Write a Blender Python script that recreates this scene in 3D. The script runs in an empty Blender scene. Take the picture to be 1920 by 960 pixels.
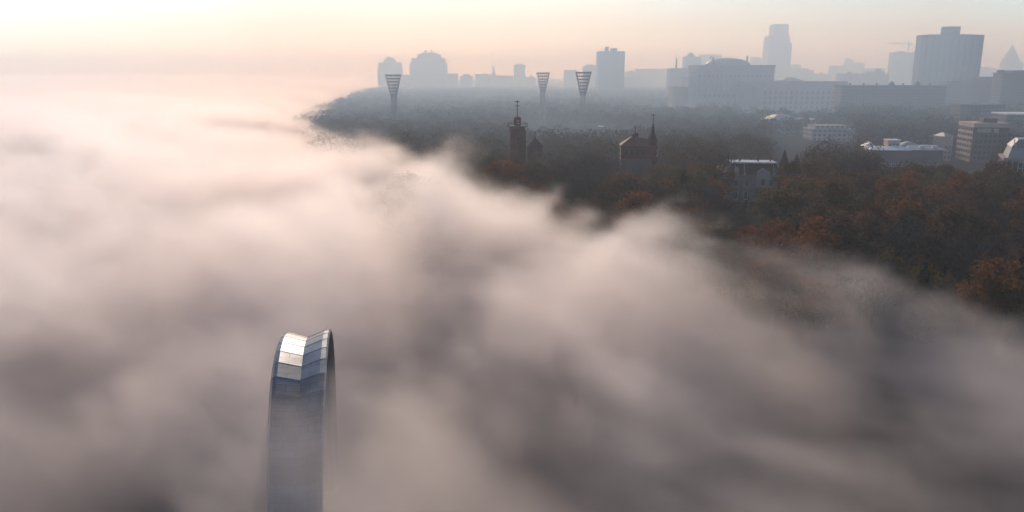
import bpy, bmesh, math, random
import numpy as np
from mathutils import Vector, Matrix
R = math.radians
random.seed(7)
S = bpy.context.scene
COL = S.collection

# ------------------------------------------------------------------ camera
CAMZ = 110.0
PITCH = R(12.9)
F = 1493.0                                   # focal length in pixels of the 1920 px wide photograph
cd = bpy.data.cameras.new('camera')
cam = bpy.data.objects.new('camera', cd)
COL.objects.link(cam)
cam.location = (0, 0, CAMZ)
cam.rotation_euler = (R(90) - PITCH, 0, 0)
cd.lens, cd.sensor_width = 28.0, 36.0
cd.clip_start, cd.clip_end = 1.0, 60000.0
S.camera = cam

def at(px, py, Y):
    """World point at forward distance Y that the photograph shows at pixel px, py."""
    a = math.atan((480 - py) / F)
    z = Y * math.tan(a - PITCH)
    dep = Y * math.cos(PITCH) - z * math.sin(PITCH)
    return Vector(((px - 960) / F * dep, Y, CAMZ + z))

def atz(px, py, z):
    """World point at height z under that pixel."""
    a = math.atan((480 - py) / F)
    return at(px, py, (z - CAMZ) / math.tan(a - PITCH))

# ------------------------------------------------------------------ light
SUN_AZ, SUN_EL = R(-8), R(25)
sdir = Vector((math.sin(SUN_AZ) * math.cos(SUN_EL), math.cos(SUN_AZ) * math.cos(SUN_EL), math.sin(SUN_EL)))
ld = bpy.data.lights.new('sun', 'SUN')
ld.energy, ld.angle, ld.color = 3.8, R(0.5), (1.0, 0.79, 0.61)
lo = bpy.data.objects.new('sun', ld)
COL.objects.link(lo)
lo.rotation_euler = sdir.to_track_quat('Z', 'Y').to_euler()
lo.location = (-300, 600, 400)
w = bpy.data.worlds.new('World')
S.world = w
w.use_nodes = True
nt = w.node_tree
sk = nt.nodes.new('ShaderNodeTexSky')
sk.sky_type, sk.sun_disc = 'NISHITA', False
sk.sun_elevation, sk.sun_rotation = SUN_EL, SUN_AZ
sk.air_density, sk.dust_density, sk.ozone_density = 1.0, 1.4, 2.0
sk.altitude = 1800.0
bg = nt.nodes['Background']
nt.links.new(sk.outputs[0], bg.inputs[0])
bg.inputs[1].default_value = 0.15
vs = S.view_settings
vs.view_transform, vs.look, vs.gamma, vs.exposure = "Standard", "None", 1.0, -0.2
vs.use_curve_mapping = False
cy = S.cycles
cy.volume_bounces, cy.max_bounces, cy.diffuse_bounces, cy.glossy_bounces = 4, 6, 2, 2
cy.transparent_max_bounces = 96
cy.volume_step_rate = 1.0
cy.volume_max_steps = 512
cy.use_denoising = True
cy.use_adaptive_sampling = True
cy.adaptive_threshold = 0.05
cy.sample_clamp_indirect = 8.0

# ------------------------------------------------------------------ tags
def tag(o, label=None, cat=None, group=None, kind=None):
    if label: o['label'] = label
    if cat: o['category'] = cat
    if group: o['group'] = group
    if kind: o['kind'] = kind
    return o

# ------------------------------------------------------------------ terrain
PLAT = 60.0
def sm(a, b, x):
    t = np.clip((x - a) / (b - a), 0, 1)
    return t * t * (3 - 2 * t)
# the bluff over the river valley: signed distance, positive on the valley side
BL = [((62, 135), (-160, 670)), ((-160, 670), (-271, 1500)), ((150, 128), (62, 146))]
def line_coef(a, b):
    dx, dy = b[0] - a[0], b[1] - a[1]
    L = math.hypot(dx, dy)
    return -dy / L, dx / L, (a[0] * dy - a[1] * dx) / L
LC = [line_coef(*l) for l in BL]
def bluff_s(x, y):
    s = None
    for a, b, c in LC:
        v = a * x + b * y + c
        s = v if s is None else np.maximum(s, v)
    return s
def ground(x, y):
    x, y = np.asarray(x, float), np.asarray(y, float)
    s = bluff_s(x, y)
    h = PLAT - 17 * sm(0, 110, s) - 46 * sm(130, 420, s)
    h = h + 1.6 * np.sin(x / 47.0 + y / 90.0) * np.cos(y / 61.0) * (1 - sm(150, 300, s))
    h = h - 3.5 * sm(90, 200, x) * (1 - sm(330, 560, y))          # the streets right of the park lie lower
    return h
def gz(x, y): return float(ground(x, y))
# ------------------------------------------------------------------ fog over the valley and haze
class G:
    """tiny expression builder for node trees"""
    def __init__(s, nt): s.nt = nt
    def val(s, n, i, v):
        if hasattr(v, 'is_output'): s.nt.links.new(v, n.inputs[i])
        else: n.inputs[i].default_value = v
    def m(s, op, a, b=0.0, c=0.0, clamp=False):
        n = s.nt.nodes.new('ShaderNodeMath'); n.operation = op; n.use_clamp = clamp
        for i, v in enumerate((a, b, c)): s.val(n, i, v)
        return n.outputs[0]
    def lin(s, x, y, cx, cyy, c):
        return s.m('ADD', s.m('MULTIPLY', x, cx), s.m('MULTIPLY_ADD', y, cyy, c))
    def ss(s, v, a, b, o0=0.0, o1=1.0):
        n = s.nt.nodes.new('ShaderNodeMapRange'); n.interpolation_type = 'SMOOTHSTEP'
        for k, q in (('Value', v), ('From Min', a), ('From Max', b), ('To Min', o0), ('To Max', o1)):
            s.val(n, k, q)
        return n.outputs['Result']
    def lr(s, v, a, b, o0=0.0, o1=1.0):
        n = s.nt.nodes.new('ShaderNodeMapRange'); n.clamp = True
        for k, q in (('Value', v), ('From Min', a), ('From Max', b), ('To Min', o0), ('To Max', o1)):
            s.val(n, k, q)
        return n.outputs['Result']
    def noise(s, vec, detail, rough=0.5, dist=0.0):
        n = s.nt.nodes.new('ShaderNodeTexNoise'); n.inputs['Scale'].default_value = 1.0
        n.inputs['Detail'].default_value = detail; n.inputs['Roughness'].default_value = rough
        n.inputs['Distortion'].default_value = dist
        s.nt.links.new(vec, n.inputs['Vector'])
        o = n.outputs[0]                                     # 0..1, around 0.5
        return s.m('MULTIPLY_ADD', o, 2.0, -1.0)
    def xyz(s, x, y, z):
        n = s.nt.nodes.new('ShaderNodeCombineXYZ')
        for i, v in enumerate((x, y, z)): s.val(n, i, v)
        return n.outputs[0]

def volume_mat(name, density, color, aniso, grid):
    m = bpy.data.materials.new(name); m.use_nodes = True
    t = m.node_tree; t.nodes.clear()
    o = t.nodes.new('ShaderNodeOutputMaterial'); v = t.nodes.new('ShaderNodeVolumePrincipled')
    v.inputs['Color'].default_value = (*color, 1); v.inputs['Density'].default_value = density
    v.inputs['Anisotropy'].default_value = aniso
    if not grid:
        v.inputs['Density Attribute'].default_value = ''
        v.inputs['Absorption Color'].default_value = (1, 1, 1, 1)      # scatters only: blue leaves the view first, far air turns warm
    t.links.new(v.outputs[0], o.inputs['Volume'])
    return m

FOG_M = volume_mat('fog_mat', 0.085, (0.985, 0.945, 0.934), 0.62, True)
FOG_M.cycles.volume_step_rate = 1.6

# swells and thin places in the top of the fog: where, how wide, how high (metres)
BUMPS = []
for px, py, z_, rx, ry, amp in ((865, 560, 63, 14, 19, -15), (895, 415, 74, 22, 16, 11), (1020, 385, 80, 26, 40, -4), (715, 690, 65, 9, 26, -18), (1840, 860, 62, 44, 26, -14), (790, 330, 76, 26, 60, 13), (700, 250, 76, 50, 90, 10), (40, 680, 66, 30, 18, -12), (960, 760, 60, 14, 20, -13), (1180, 880, 64, 24, 18, -12), (300, 870, 66, 22, 20, -13), (60, 900, 66, 25, 20, -12),
                                (1260, 530, 66, 34, 20, 9), (1330, 415, 71, 30, 22, 8), (850, 300, 76, 16, 50, 7), (960, 335, 74, 16, 34, -8), (830, 420, 74, 22, 40, 8), (1160, 345, 72, 50, 56, -18), (1060, 365, 74, 42, 52, -9), (560, 965, 67, 15, 13, 12), (1640, 440, 72, 42, 44, -16), (1850, 440, 70, 40, 40, -3), (450, 222, 75, 120, 130, 3), (540, 590, 76, 26, 24, 6), (1740, 610, 64, 26, 18, 10), (1100, 620, 64, 22, 18, 6)):
    p = atz(px, py, z_); BUMPS.append((p.x, p.y, rx, ry, amp))

def fog_tree(name, lo_, hi_, res, detail, small=False, fade=None):
    ng = bpy.data.node_groups.new(name, 'GeometryNodeTree')
    ng.interface.new_socket('Geometry', in_out='OUTPUT', socket_type='NodeSocketGeometry')
    out = ng.nodes.new('NodeGroupOutput')
    g = G(ng)
    pos = ng.nodes.new('GeometryNodeInputPosition').outputs[0]
    sp = ng.nodes.new('ShaderNodeSeparateXYZ'); ng.links.new(pos, sp.inputs[0])
    x, y, z = sp.outputs
    s = None
    for a, b, c in LC:
        v = g.lin(x, y, a, b, c)
        s = v if s is None else g.m('SMOOTH_MAX', s, v, 50.0)
    # wind axes: u along the drift, v across it
    u = g.lin(x, y, 0.80, -0.60, 0.0)
    v = g.lin(x, y, 0.60, 0.80, 0.0)
    big = g.noise(g.xyz(g.m('MULTIPLY', u, 1/230), g.m('MULTIPLY', v, 1/130), 3.1), 2.0, 0.45)
    mid = g.noise(g.xyz(g.m('MULTIPLY', u, 1/75), g.m('MULTIPLY', v, 1/48), g.m('MULTIPLY', z, 1/40)), detail, 0.52, 1.2)
    fine = g.noise(g.xyz(g.m('MULTIPLY', u, 1/34), g.m('MULTIPLY', v, 1/12), g.m('MULTIPLY', z, 1/16)), detail, 0.55, 1.4)
    se = g.m('ADD', s, g.m('MULTIPLY_ADD', big, 36.0, g.m('MULTIPLY_ADD', mid, 34.0, 20.0)))
    T = g.ss(se, -45.0, 95.0, 40.0, 80.0)
    T = g.m('ADD', T, g.m('ADD', g.ss(y, 300.0, 800.0, 0.0, 2.0), g.ss(y, 600.0, 3000.0, 0.0, 18.0)))
    T = g.m('SUBTRACT', T, g.ss(y, 50.0, 100.0, 9.0, 0.0))
    T = g.m('ADD', T, g.m('MULTIPLY', g.m('MULTIPLY_ADD', big, 13.0, g.m('MULTIPLY', mid, 19.0)), g.ss(y, 330.0, 800.0, 1.0, 0.4)))
    xw = g.m('ADD', x, g.m('MULTIPLY', mid, 16.0)); yw = g.m('ADD', y, g.m('MULTIPLY', big, 22.0))
    for bx, by, rx, ry, amp in BUMPS:
        e = g.m('ADD', g.m('POWER', g.m('ABSOLUTE', g.m('MULTIPLY_ADD', xw, 1 / rx, -bx / rx)), 2.0), g.m('POWER', g.m('ABSOLUTE', g.m('MULTIPLY_ADD', yw, 1 / ry, -by / ry)), 2.0))
        T = g.m('ADD', T, g.m('MULTIPLY', g.m('EXPONENT', g.m('MULTIPLY', e, -1.0)), amp))
    d = g.m('DIVIDE', g.m('SUBTRACT', T, z), g.ss(y, 500.0, 3000.0, 10.0, 50.0))
    d = g.m('ADD', d, g.m('MULTIPLY', fine, 0.65))
    if small:
        wisp = g.noise(g.xyz(g.m('MULTIPLY', u, 1/16), g.m('MULTIPLY', v, 1/4.6), g.m('MULTIPLY', z, 1/6)), 3.5, 0.58, 1.2)
        d = g.m('ADD', d, g.m('MULTIPLY', wisp, 0.85))
    d = g.lr(d, 0.0, 1.25)
    d = g.m('MULTIPLY', d, g.lr(mid, -0.45, 0.45, 0.35, 1.2))
    # nothing over the dry town
    d = g.m('MULTIPLY', d, g.ss(se, -55.0, -10.0))
    if small: d = g.m('MULTIPLY', d, g.lr(g.m('MULTIPLY_ADD', wisp, 0.6, fine), -0.6, 0.6, 0.35, 1.5))
    else: d = g.m('MULTIPLY', d, g.lr(fine, -0.6, 0.6, 0.5, 1.3))
    d = g.m('MULTIPLY', d, g.ss(y, 35.0, 150.0, 0.35, 1.0))
    if fade: d = g.m('MULTIPLY', d, g.ss(y, 590.0, 710.0, *fade))
    vc = ng.nodes.new('GeometryNodeVolumeCube')
    ng.links.new(d, vc.inputs['Density'])
    vc.inputs['Min'].default_value = lo_; vc.inputs['Max'].default_value = hi_
    for k, r in zip('XYZ', res): vc.inputs['Resolution ' + k].default_value = r
    st = ng.nodes.new('GeometryNodeSetMaterial'); st.inputs['Material'].default_value = FOG_M
    ng.links.new(vc.outputs[0], st.inputs['Geometry']); ng.links.new(st.outputs[0], out.inputs[0])
    me = bpy.data.meshes.new(name); me.materials.append(FOG_M)
    o = bpy.data.objects.new(name, me); COL.objects.link(o)
    md = o.modifiers.new('volume', 'NODES'); md.node_group = ng
    return o
def dims(lo_, hi_, vx): return tuple(max(4, int(round((h - l) / k))) for l, h, k in zip(lo_, hi_, vx))
lo_, hi_ = (-230, 8, 22), (230, 250, 102)
fog = fog_tree('fog', lo_, hi_, dims(lo_, hi_, (1.3, 1.3, 1.3)), 4.0, True)
tag(fog, 'dense pinkish fog bank pouring over the bluff around the metal arch', 'fog', kind='stuff')
lo_, hi_ = (-560, 250, 22), (200, 712, 110)
fog1 = fog_tree('fog_bank', lo_, hi_, dims(lo_, hi_, (3, 3, 2.5)), 4.0, True, (1.0, 0.0))
tag(fog1, 'bright fog bank lapping at the trees below the gallery tower', 'fog', kind='stuff')
lo_, hi_ = (-6000, 588, 20), (150, 8400, 136)
fog2 = fog_tree('fog_sea', lo_, hi_, dims(lo_, hi_, (16, 20, 4)), 2.0, False, (0.0, 1.0))
tag(fog2, 'pale sea of fog filling the river valley out to the horizon', 'fog', kind='stuff')

MIST = 0.00092
# the mist that hangs over the stadium hollow and the town behind it, beginning past the gallery tower
MIST_M = volume_mat('mist_mat', MIST, (0.38, 0.66, 1.0), 0.25, False)
plan = [((4300, 2400), (4300, 2460)), ((590, 1080), (590, 1140)), ((430, 640), (430, 700)), ((240, 352), (240, 412)), ((112, 346), (112, 406)), ((76, 370), (76, 430)), ((-100, 390), (-100, 390)), ((-271, 775), (-271, 775)), ((-517, 1150), (-517, 1150)), ((-839, 1525), (-839, 1525)), ((-1235, 1900), (-1235, 1900)), ((300, 2050), (300, 2050)), ((1500, 2300), (1500, 2300)), ((4300, 3200), (4300, 3200))]
n = len(plan)
me = bpy.data.meshes.new('mist')
me.from_pydata([(x, y, -3.0) for (x, y), _ in plan] + [(x, y, 228.0) for _, (x, y) in plan], [],
               [tuple(range(n))[::-1], tuple(range(n, 2 * n))] + [(i, (i + 1) % n, n + (i + 1) % n, n + i) for i in range(n)])
bm = bmesh.new(); bm.from_mesh(me); bmesh.ops.recalc_face_normals(bm, faces=bm.faces); bm.to_mesh(me); bm.free()
me.materials.append(MIST_M)
o = bpy.data.objects.new('mist', me); COL.objects.link(o)
tag(o, 'pale blue mist hanging over the stadium woods and the far town', 'mist', kind='stuff')

HZ = volume_mat('haze_mat', 0.00030, (0.84, 0.93, 1.0), 0.3, False)
bm = bmesh.new()
bmesh.ops.create_cube(bm, size=1.0)
hx0, hx1, hy0, hy1, hz0, hz1 = -6100, 6100, -600, 8600, -4.0, 264.0
for v in bm.verts:
    v.co = ((hx0 + hx1) / 2 + v.co.x * (hx1 - hx0), (hy0 + hy1) / 2 + v.co.y * (hy1 - hy0), (hz0 + hz1) / 2 + v.co.z * (hz1 - hz0))
me = bpy.data.meshes.new('haze'); bm.to_mesh(me); bm.free(); me.materials.append(HZ)
haze = bpy.data.objects.new('haze', me); COL.objects.link(haze)
tag(haze, 'thin blue morning haze over the whole town', 'haze', kind='stuff')
# ------------------------------------------------------------------ materials
MATS = {}
def mat(name, col, rough=0.8, metal=0.0, var=0.18, scale=0.6, spec=0.3, col2=None, bump=0.0):
    """Principled material whose colour is broken up by object-space noise (stains, wear)."""
    if name in MATS: return MATS[name]
    m = bpy.data.materials.new(name); m.use_nodes = True
    t = m.node_tree; b = t.nodes['Principled BSDF']
    tc = t.nodes.new('ShaderNodeTexCoord'); n = t.nodes.new('ShaderNodeTexNoise')
    n.inputs['Scale'].default_value = scale; n.inputs['Detail'].default_value = 5
    t.links.new(tc.outputs['Object'], n.inputs['Vector'])
    mr = t.nodes.new('ShaderNodeMapRange'); mr.inputs['From Min'].default_value = 0.3; mr.inputs['From Max'].default_value = 0.7
    t.links.new(n.outputs[0], mr.inputs['Value'])
    mx = t.nodes.new('ShaderNodeMix'); mx.data_type = 'RGBA'
    a = col2 if col2 else tuple(c * (1 - var) for c in col)
    c = col if col2 else tuple(min(1, c * (1 + var)) for c in col)
    mx.inputs[6].default_value = (*a, 1); mx.inputs[7].default_value = (*c, 1)
    t.links.new(mr.outputs[0], mx.inputs[0]); t.links.new(mx.outputs[2], b.inputs['Base Color'])
    b.inputs['Roughness'].default_value = rough; b.inputs['Metallic'].default_value = metal
    b.inputs['Specular IOR Level'].default_value = spec
    if bump:
        bp = t.nodes.new('ShaderNodeBump'); bp.inputs['Strength'].default_value = bump
        t.links.new(n.outputs[0], bp.inputs['Height']); t.links.new(bp.outputs[0], b.inputs['Normal'])
    MATS[name] = m
    return m

def brick_mat(name, c1, c2, mortar, scale, rough=0.85):
    if name in MATS: return MATS[name]
    m = bpy.data.materials.new(name); m.use_nodes = True
    t = m.node_tree; b = t.nodes['Principled BSDF']
    tc = t.nodes.new('ShaderNodeTexCoord')
    sp = t.nodes.new('ShaderNodeSeparateXYZ'); t.links.new(tc.outputs['Object'], sp.inputs[0])
    ad = t.nodes.new('ShaderNodeMath'); t.links.new(sp.outputs[0], ad.inputs[0]); t.links.new(sp.outputs[1], ad.inputs[1])
    cb = t.nodes.new('ShaderNodeCombineXYZ'); t.links.new(ad.outputs[0], cb.inputs[0]); t.links.new(sp.outputs[2], cb.inputs[1])
    k = t.nodes.new('ShaderNodeTexBrick'); k.inputs['Scale'].default_value = scale
    k.inputs['Color1'].default_value = (*c1, 1); k.inputs['Color2'].default_value = (*c2, 1); k.inputs['Mortar'].default_value = (*mortar, 1)
    t.links.new(cb.outputs[0], k.inputs['Vector'])
    n = t.nodes.new('ShaderNodeTexNoise'); n.inputs['Scale'].default_value = 0.35; n.inputs['Detail'].default_value = 6
    t.links.new(tc.outputs['Object'], n.inputs['Vector'])
    mr = t.nodes.new('ShaderNodeMapRange'); mr.inputs['From Min'].default_value = 0.3; mr.inputs['From Max'].default_value = 0.7
    mr.inputs['To Min'].default_value = 0.6; mr.inputs['To Max'].default_value = 1.15
    t.links.new(n.outputs[0], mr.inputs['Value'])
    mx = t.nodes.new('ShaderNodeMix'); mx.data_type = 'RGBA'; mx.blend_type = 'MULTIPLY'; mx.inputs[0].default_value = 1
    t.links.new(k.outputs[0], mx.inputs[6]); t.links.new(mr.outputs[0], mx.inputs[7])
    t.links.new(mx.outputs[2], b.inputs['Base Color']); b.inputs['Roughness'].default_value = rough
    b.inputs['Specular IOR Level'].default_value = 0.2
    MATS[name] = m
    return m

BRICK = brick_mat('red_brick', (0.15, 0.045, 0.032), (0.11, 0.035, 0.026), (0.12, 0.09, 0.075), 2.2)
BRICK2 = brick_mat('brown_brick', (0.17, 0.085, 0.06), (0.13, 0.065, 0.05), (0.16, 0.13, 0.11), 2.2)
PALE = mat('pale_render', (0.36, 0.32, 0.29), 0.85, var=0.15, scale=0.25)
STONE = mat('grey_stone', (0.25, 0.24, 0.23), 0.85, var=0.15, scale=0.12)
STONE_D = mat('dark_stone', (0.20, 0.185, 0.175), 0.85, var=0.2, scale=0.12)
CONC = mat('weathered_concrete', (0.26, 0.25, 0.245), 0.85, var=0.2, scale=0.1)
CONC_D = mat('dark_concrete', (0.10, 0.098, 0.10), 0.85, var=0.2, scale=0.08)
PINKSTONE = mat('pinkish_panels', (0.50, 0.35, 0.31), 0.75, var=0.12, scale=0.2)
ZINC = mat('zinc_roof', (0.42, 0.43, 0.45), 0.38, 0.7, var=0.2, scale=0.3)
SLATE = mat('slate_roof', (0.035, 0.034, 0.037), 0.8, var=0.3, scale=0.5)
TIN = mat('rusty_tin_roof', (0.12, 0.055, 0.035), 0.75, 0.0, var=0.3, scale=0.5)
TILE = mat('brown_tile_roof', (0.12, 0.065, 0.05), 0.7, var=0.3, scale=0.6)
WHITEROOF = mat('white_sheet_roof', (0.70, 0.70, 0.71), 0.45, 0.0, var=0.12, scale=0.15)
GREYROOF = mat('grey_sheet_roof', (0.30, 0.32, 0.34), 0.5, 0.2, var=0.2, scale=0.15)
GLASS = mat('dark_glass', (0.025, 0.03, 0.036), 0.12, 0.0, var=0.3, scale=0.3, spec=0.6)
BLUEGLASS = mat('blue_curtain_glass', (0.05, 0.085, 0.12), 0.12, 0.2, var=0.3, scale=0.3, spec=0.7)
FRAME = mat('pale_window_frame', (0.45, 0.43, 0.41), 0.6, var=0.1)
IRON = mat('dark_iron', (0.045, 0.045, 0.05), 0.55, 0.5, var=0.3, scale=2)
STEEL = mat('galvanised_steel', (0.22, 0.225, 0.23), 0.5, 0.4, var=0.2, scale=1)
LAMPG = mat('floodlight_glass', (0.09, 0.10, 0.115), 0.25, 0.4, var=0.2, scale=1, spec=0.6)
ASPH = mat('asphalt', (0.045, 0.045, 0.048), 0.85, var=0.25, scale=0.4)
WPAINT = mat('road_paint', (0.62, 0.62, 0.6), 0.7, var=0.2, scale=1)
BARK = mat('bark', (0.055, 0.045, 0.038), 0.9, var=0.3, scale=3)

# ------------------------------------------------------------------ mesh builder
class MB:
    def __init__(s): s.v, s.f, s.mi = [], [], []
    def add(s, vs, fs, mi=0):
        o = len(s.v); s.v += [tuple(p) for p in vs]
        for f in fs: s.f.append(tuple(i + o for i in f)); s.mi.append(mi)
        return s
    def box(s, x0, x1, y0, y1, z0, z1, mi=0):
        return s.add([(x0,y0,z0),(x1,y0,z0),(x1,y1,z0),(x0,y1,z0),(x0,y0,z1),(x1,y0,z1),(x1,y1,z1),(x0,y1,z1)],
                     [(0,3,2,1),(4,5,6,7),(0,1,5,4),(1,2,6,5),(2,3,7,6),(3,0,4,7)], mi)
    def frust(s, cx, cy, z0, z1, r0, r1, n=16, rot=0.0, mi=0, sy=1.0):
        a = [rot + 2 * math.pi * i / n for i in range(n)]
        b = [(cx + r0 * math.cos(t), cy + sy * r0 * math.sin(t), z0) for t in a]
        if r1 <= 1e-6:
            return s.add(b + [(cx, cy, z1)], [(i, (i + 1) % n, n) for i in range(n)] + [tuple(range(n))[::-1]], mi)
        c = [(cx + r1 * math.cos(t), cy + sy * r1 * math.sin(t), z1) for t in a]
        return s.add(b + c, [(i, (i + 1) % n, n + (i + 1) % n, n + i) for i in range(n)] + [tuple(range(n))[::-1], tuple(range(n, 2 * n))], mi)
    def prism(s, poly, z0, z1, mi=0):
        n = len(poly)
        return s.add([(x, y, z0) for x, y in poly] + [(x, y, z1) for x, y in poly],
                     [(i, (i + 1) % n, n + (i + 1) % n, n + i) for i in range(n)] + [tuple(range(n))[::-1], tuple(range(n, 2 * n))], mi)
    def hip(s, x0, x1, y0, y1, z0, z1, ix, iy, mi=0):
        """hipped roof: the top rectangle is inset by ix, iy"""
        return s.add([(x0,y0,z0),(x1,y0,z0),(x1,y1,z0),(x0,y1,z0),(x0+ix,y0+iy,z1),(x1-ix,y0+iy,z1),(x1-ix,y1-iy,z1),(x0+ix,y1-iy,z1)],
                     [(0,3,2,1),(4,5,6,7),(0,1,5,4),(1,2,6,5),(2,3,7,6),(3,0,4,7)], mi)
    def bar(s, p, q, r, n=4, r2=None, mi=0):
        p, q = Vector(p), Vector(q); d = (q - p).normalized()
        u = d.orthogonal().normalized(); w_ = d.cross(u); r2 = r if r2 is None else r2
        A = [p + (u * math.cos(t) + w_ * math.sin(t)) * r for t in [2 * math.pi * i / n + math.pi / 4 for i in range(n)]]
        B = [q + (u * math.cos(t) + w_ * math.sin(t)) * r2 for t in [2 * math.pi * i / n + math.pi / 4 for i in range(n)]]
        return s.add(A + B, [(i, (i + 1) % n, n + (i + 1) % n, n + i) for i in range(n)] + [tuple(range(n))[::-1], tuple(range(n, 2 * n))], mi)
    def mesh(s, name, *mats):
        me = bpy.data.meshes.new(name)
        me.from_pydata(s.v, [], s.f)
        for m in mats: me.materials.append(m)
        if len(mats) > 1: me.polygons.foreach_set('material_index', s.mi)
        me.update()
        return me
    def build(s, name, mats, parent=None, loc=(0, 0, 0), rz=0.0):
        if not isinstance(mats, (tuple, list)): mats = (mats,)
        return put(name, s.mesh(name, *mats), parent, loc, rz)

def put(name, me, parent=None, loc=(0, 0, 0), rz=0.0):
    o = bpy.data.objects.new(name, me); COL.objects.link(o)
    o.location = loc; o.rotation_euler = (0, 0, rz); o.parent = parent
    return o
def thing(name, label, cat, loc, rz=0.0, group=None):
    o = bpy.data.objects.new(name, None); COL.objects.link(o)
    o.location = loc; o.rotation_euler = (0, 0, rz); o.empty_display_size = 1.0
    return tag(o, label, cat, group)
def copy_tree(o, parent=None, kids=None):
    c = o.copy(); COL.objects.link(c); c.parent = parent
    for ch in list(o.children): copy_tree(ch, c)
    return c

WIN = {}
def win_mesh(wd, ht, kind='plain', frame=FRAME, glass=GLASS):
    """a window that stands in front of its wall: surround, sill, mullion, and a pane set back inside it; faces -y"""
    k = (round(wd, 2), round(ht, 2), kind, frame.name, glass.name)
    if k in WIN: return WIN[k]
    b = MB(); t = min(0.16, wd * 0.12); d = 0.22
    b.box(-wd/2, wd/2, -0.05, 0.02, 0, ht, 1)
    b.box(-wd/2 - t, -wd/2, -d, 0.02, -t, ht + t); b.box(wd/2, wd/2 + t, -d, 0.02, -t, ht + t)
    b.box(-wd/2, wd/2, -d, 0.02, ht, ht + t); b.box(-wd/2 - t*1.5, wd/2 + t*1.5, -d - 0.12, -d, -t*1.6, 0.0); b.box(-wd/2, wd/2, -d, 0.02, -t, 0)
    b.box(-t * 0.25, t * 0.25, -0.10, -0.05, 0, ht)
    b.box(-wd/2, -t*0.25, -0.10, -0.05, ht * 0.68, ht * 0.68 + t * 0.5); b.box(t*0.25, wd/2, -0.10, -0.05, ht * 0.68, ht * 0.68 + t * 0.5)
    WIN[k] = b.mesh('window', frame, glass)
    return WIN[k]
def windows(parent, xs, zs, y, wd, ht, rz=0.0, frame=FRAME, glass=GLASS, name='window'):
    me = win_mesh(wd, ht, 'plain', frame, glass)
    for z in zs:
        for x in xs:
            if rz == 0.0: put(name, me, parent, (x, y, z))
            else: put(name, me, parent, (y, x, z), rz)
def lin(a, b, n): return [a + (b - a) * (i + 0.5) / n for i in range(n)]

FOOT = []                                   # footprints kept free of trees: (x0, x1, y0, y1)
def clear(x0, x1, y0, y1): FOOT.append((x0, x1, y0, y1))
def site(px0, px1, pytop, Y, sink=0.0):
    """ground point, width and height of a building that the photo shows between px0 and px1 with its top at pytop, Y metres ahead"""
    zt = at(0.5 * (px0 + px1), pytop, Y).z
    zc = PLAT
    dep = Y * math.cos(PITCH) - (0.5 * (zt + zc) - CAMZ) * math.sin(PITCH)
    x0, x1 = (px0 - 960) / F * dep, (px1 - 960) / F * dep
    g = gz((x0 + x1) / 2, Y)
    clear(x0 - 5, x1 + 5, Y - 8, Y + 30)
    return Vector(((x0 + x1) / 2, Y, g - sink)), x1 - x0, zt - g + sink
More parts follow.
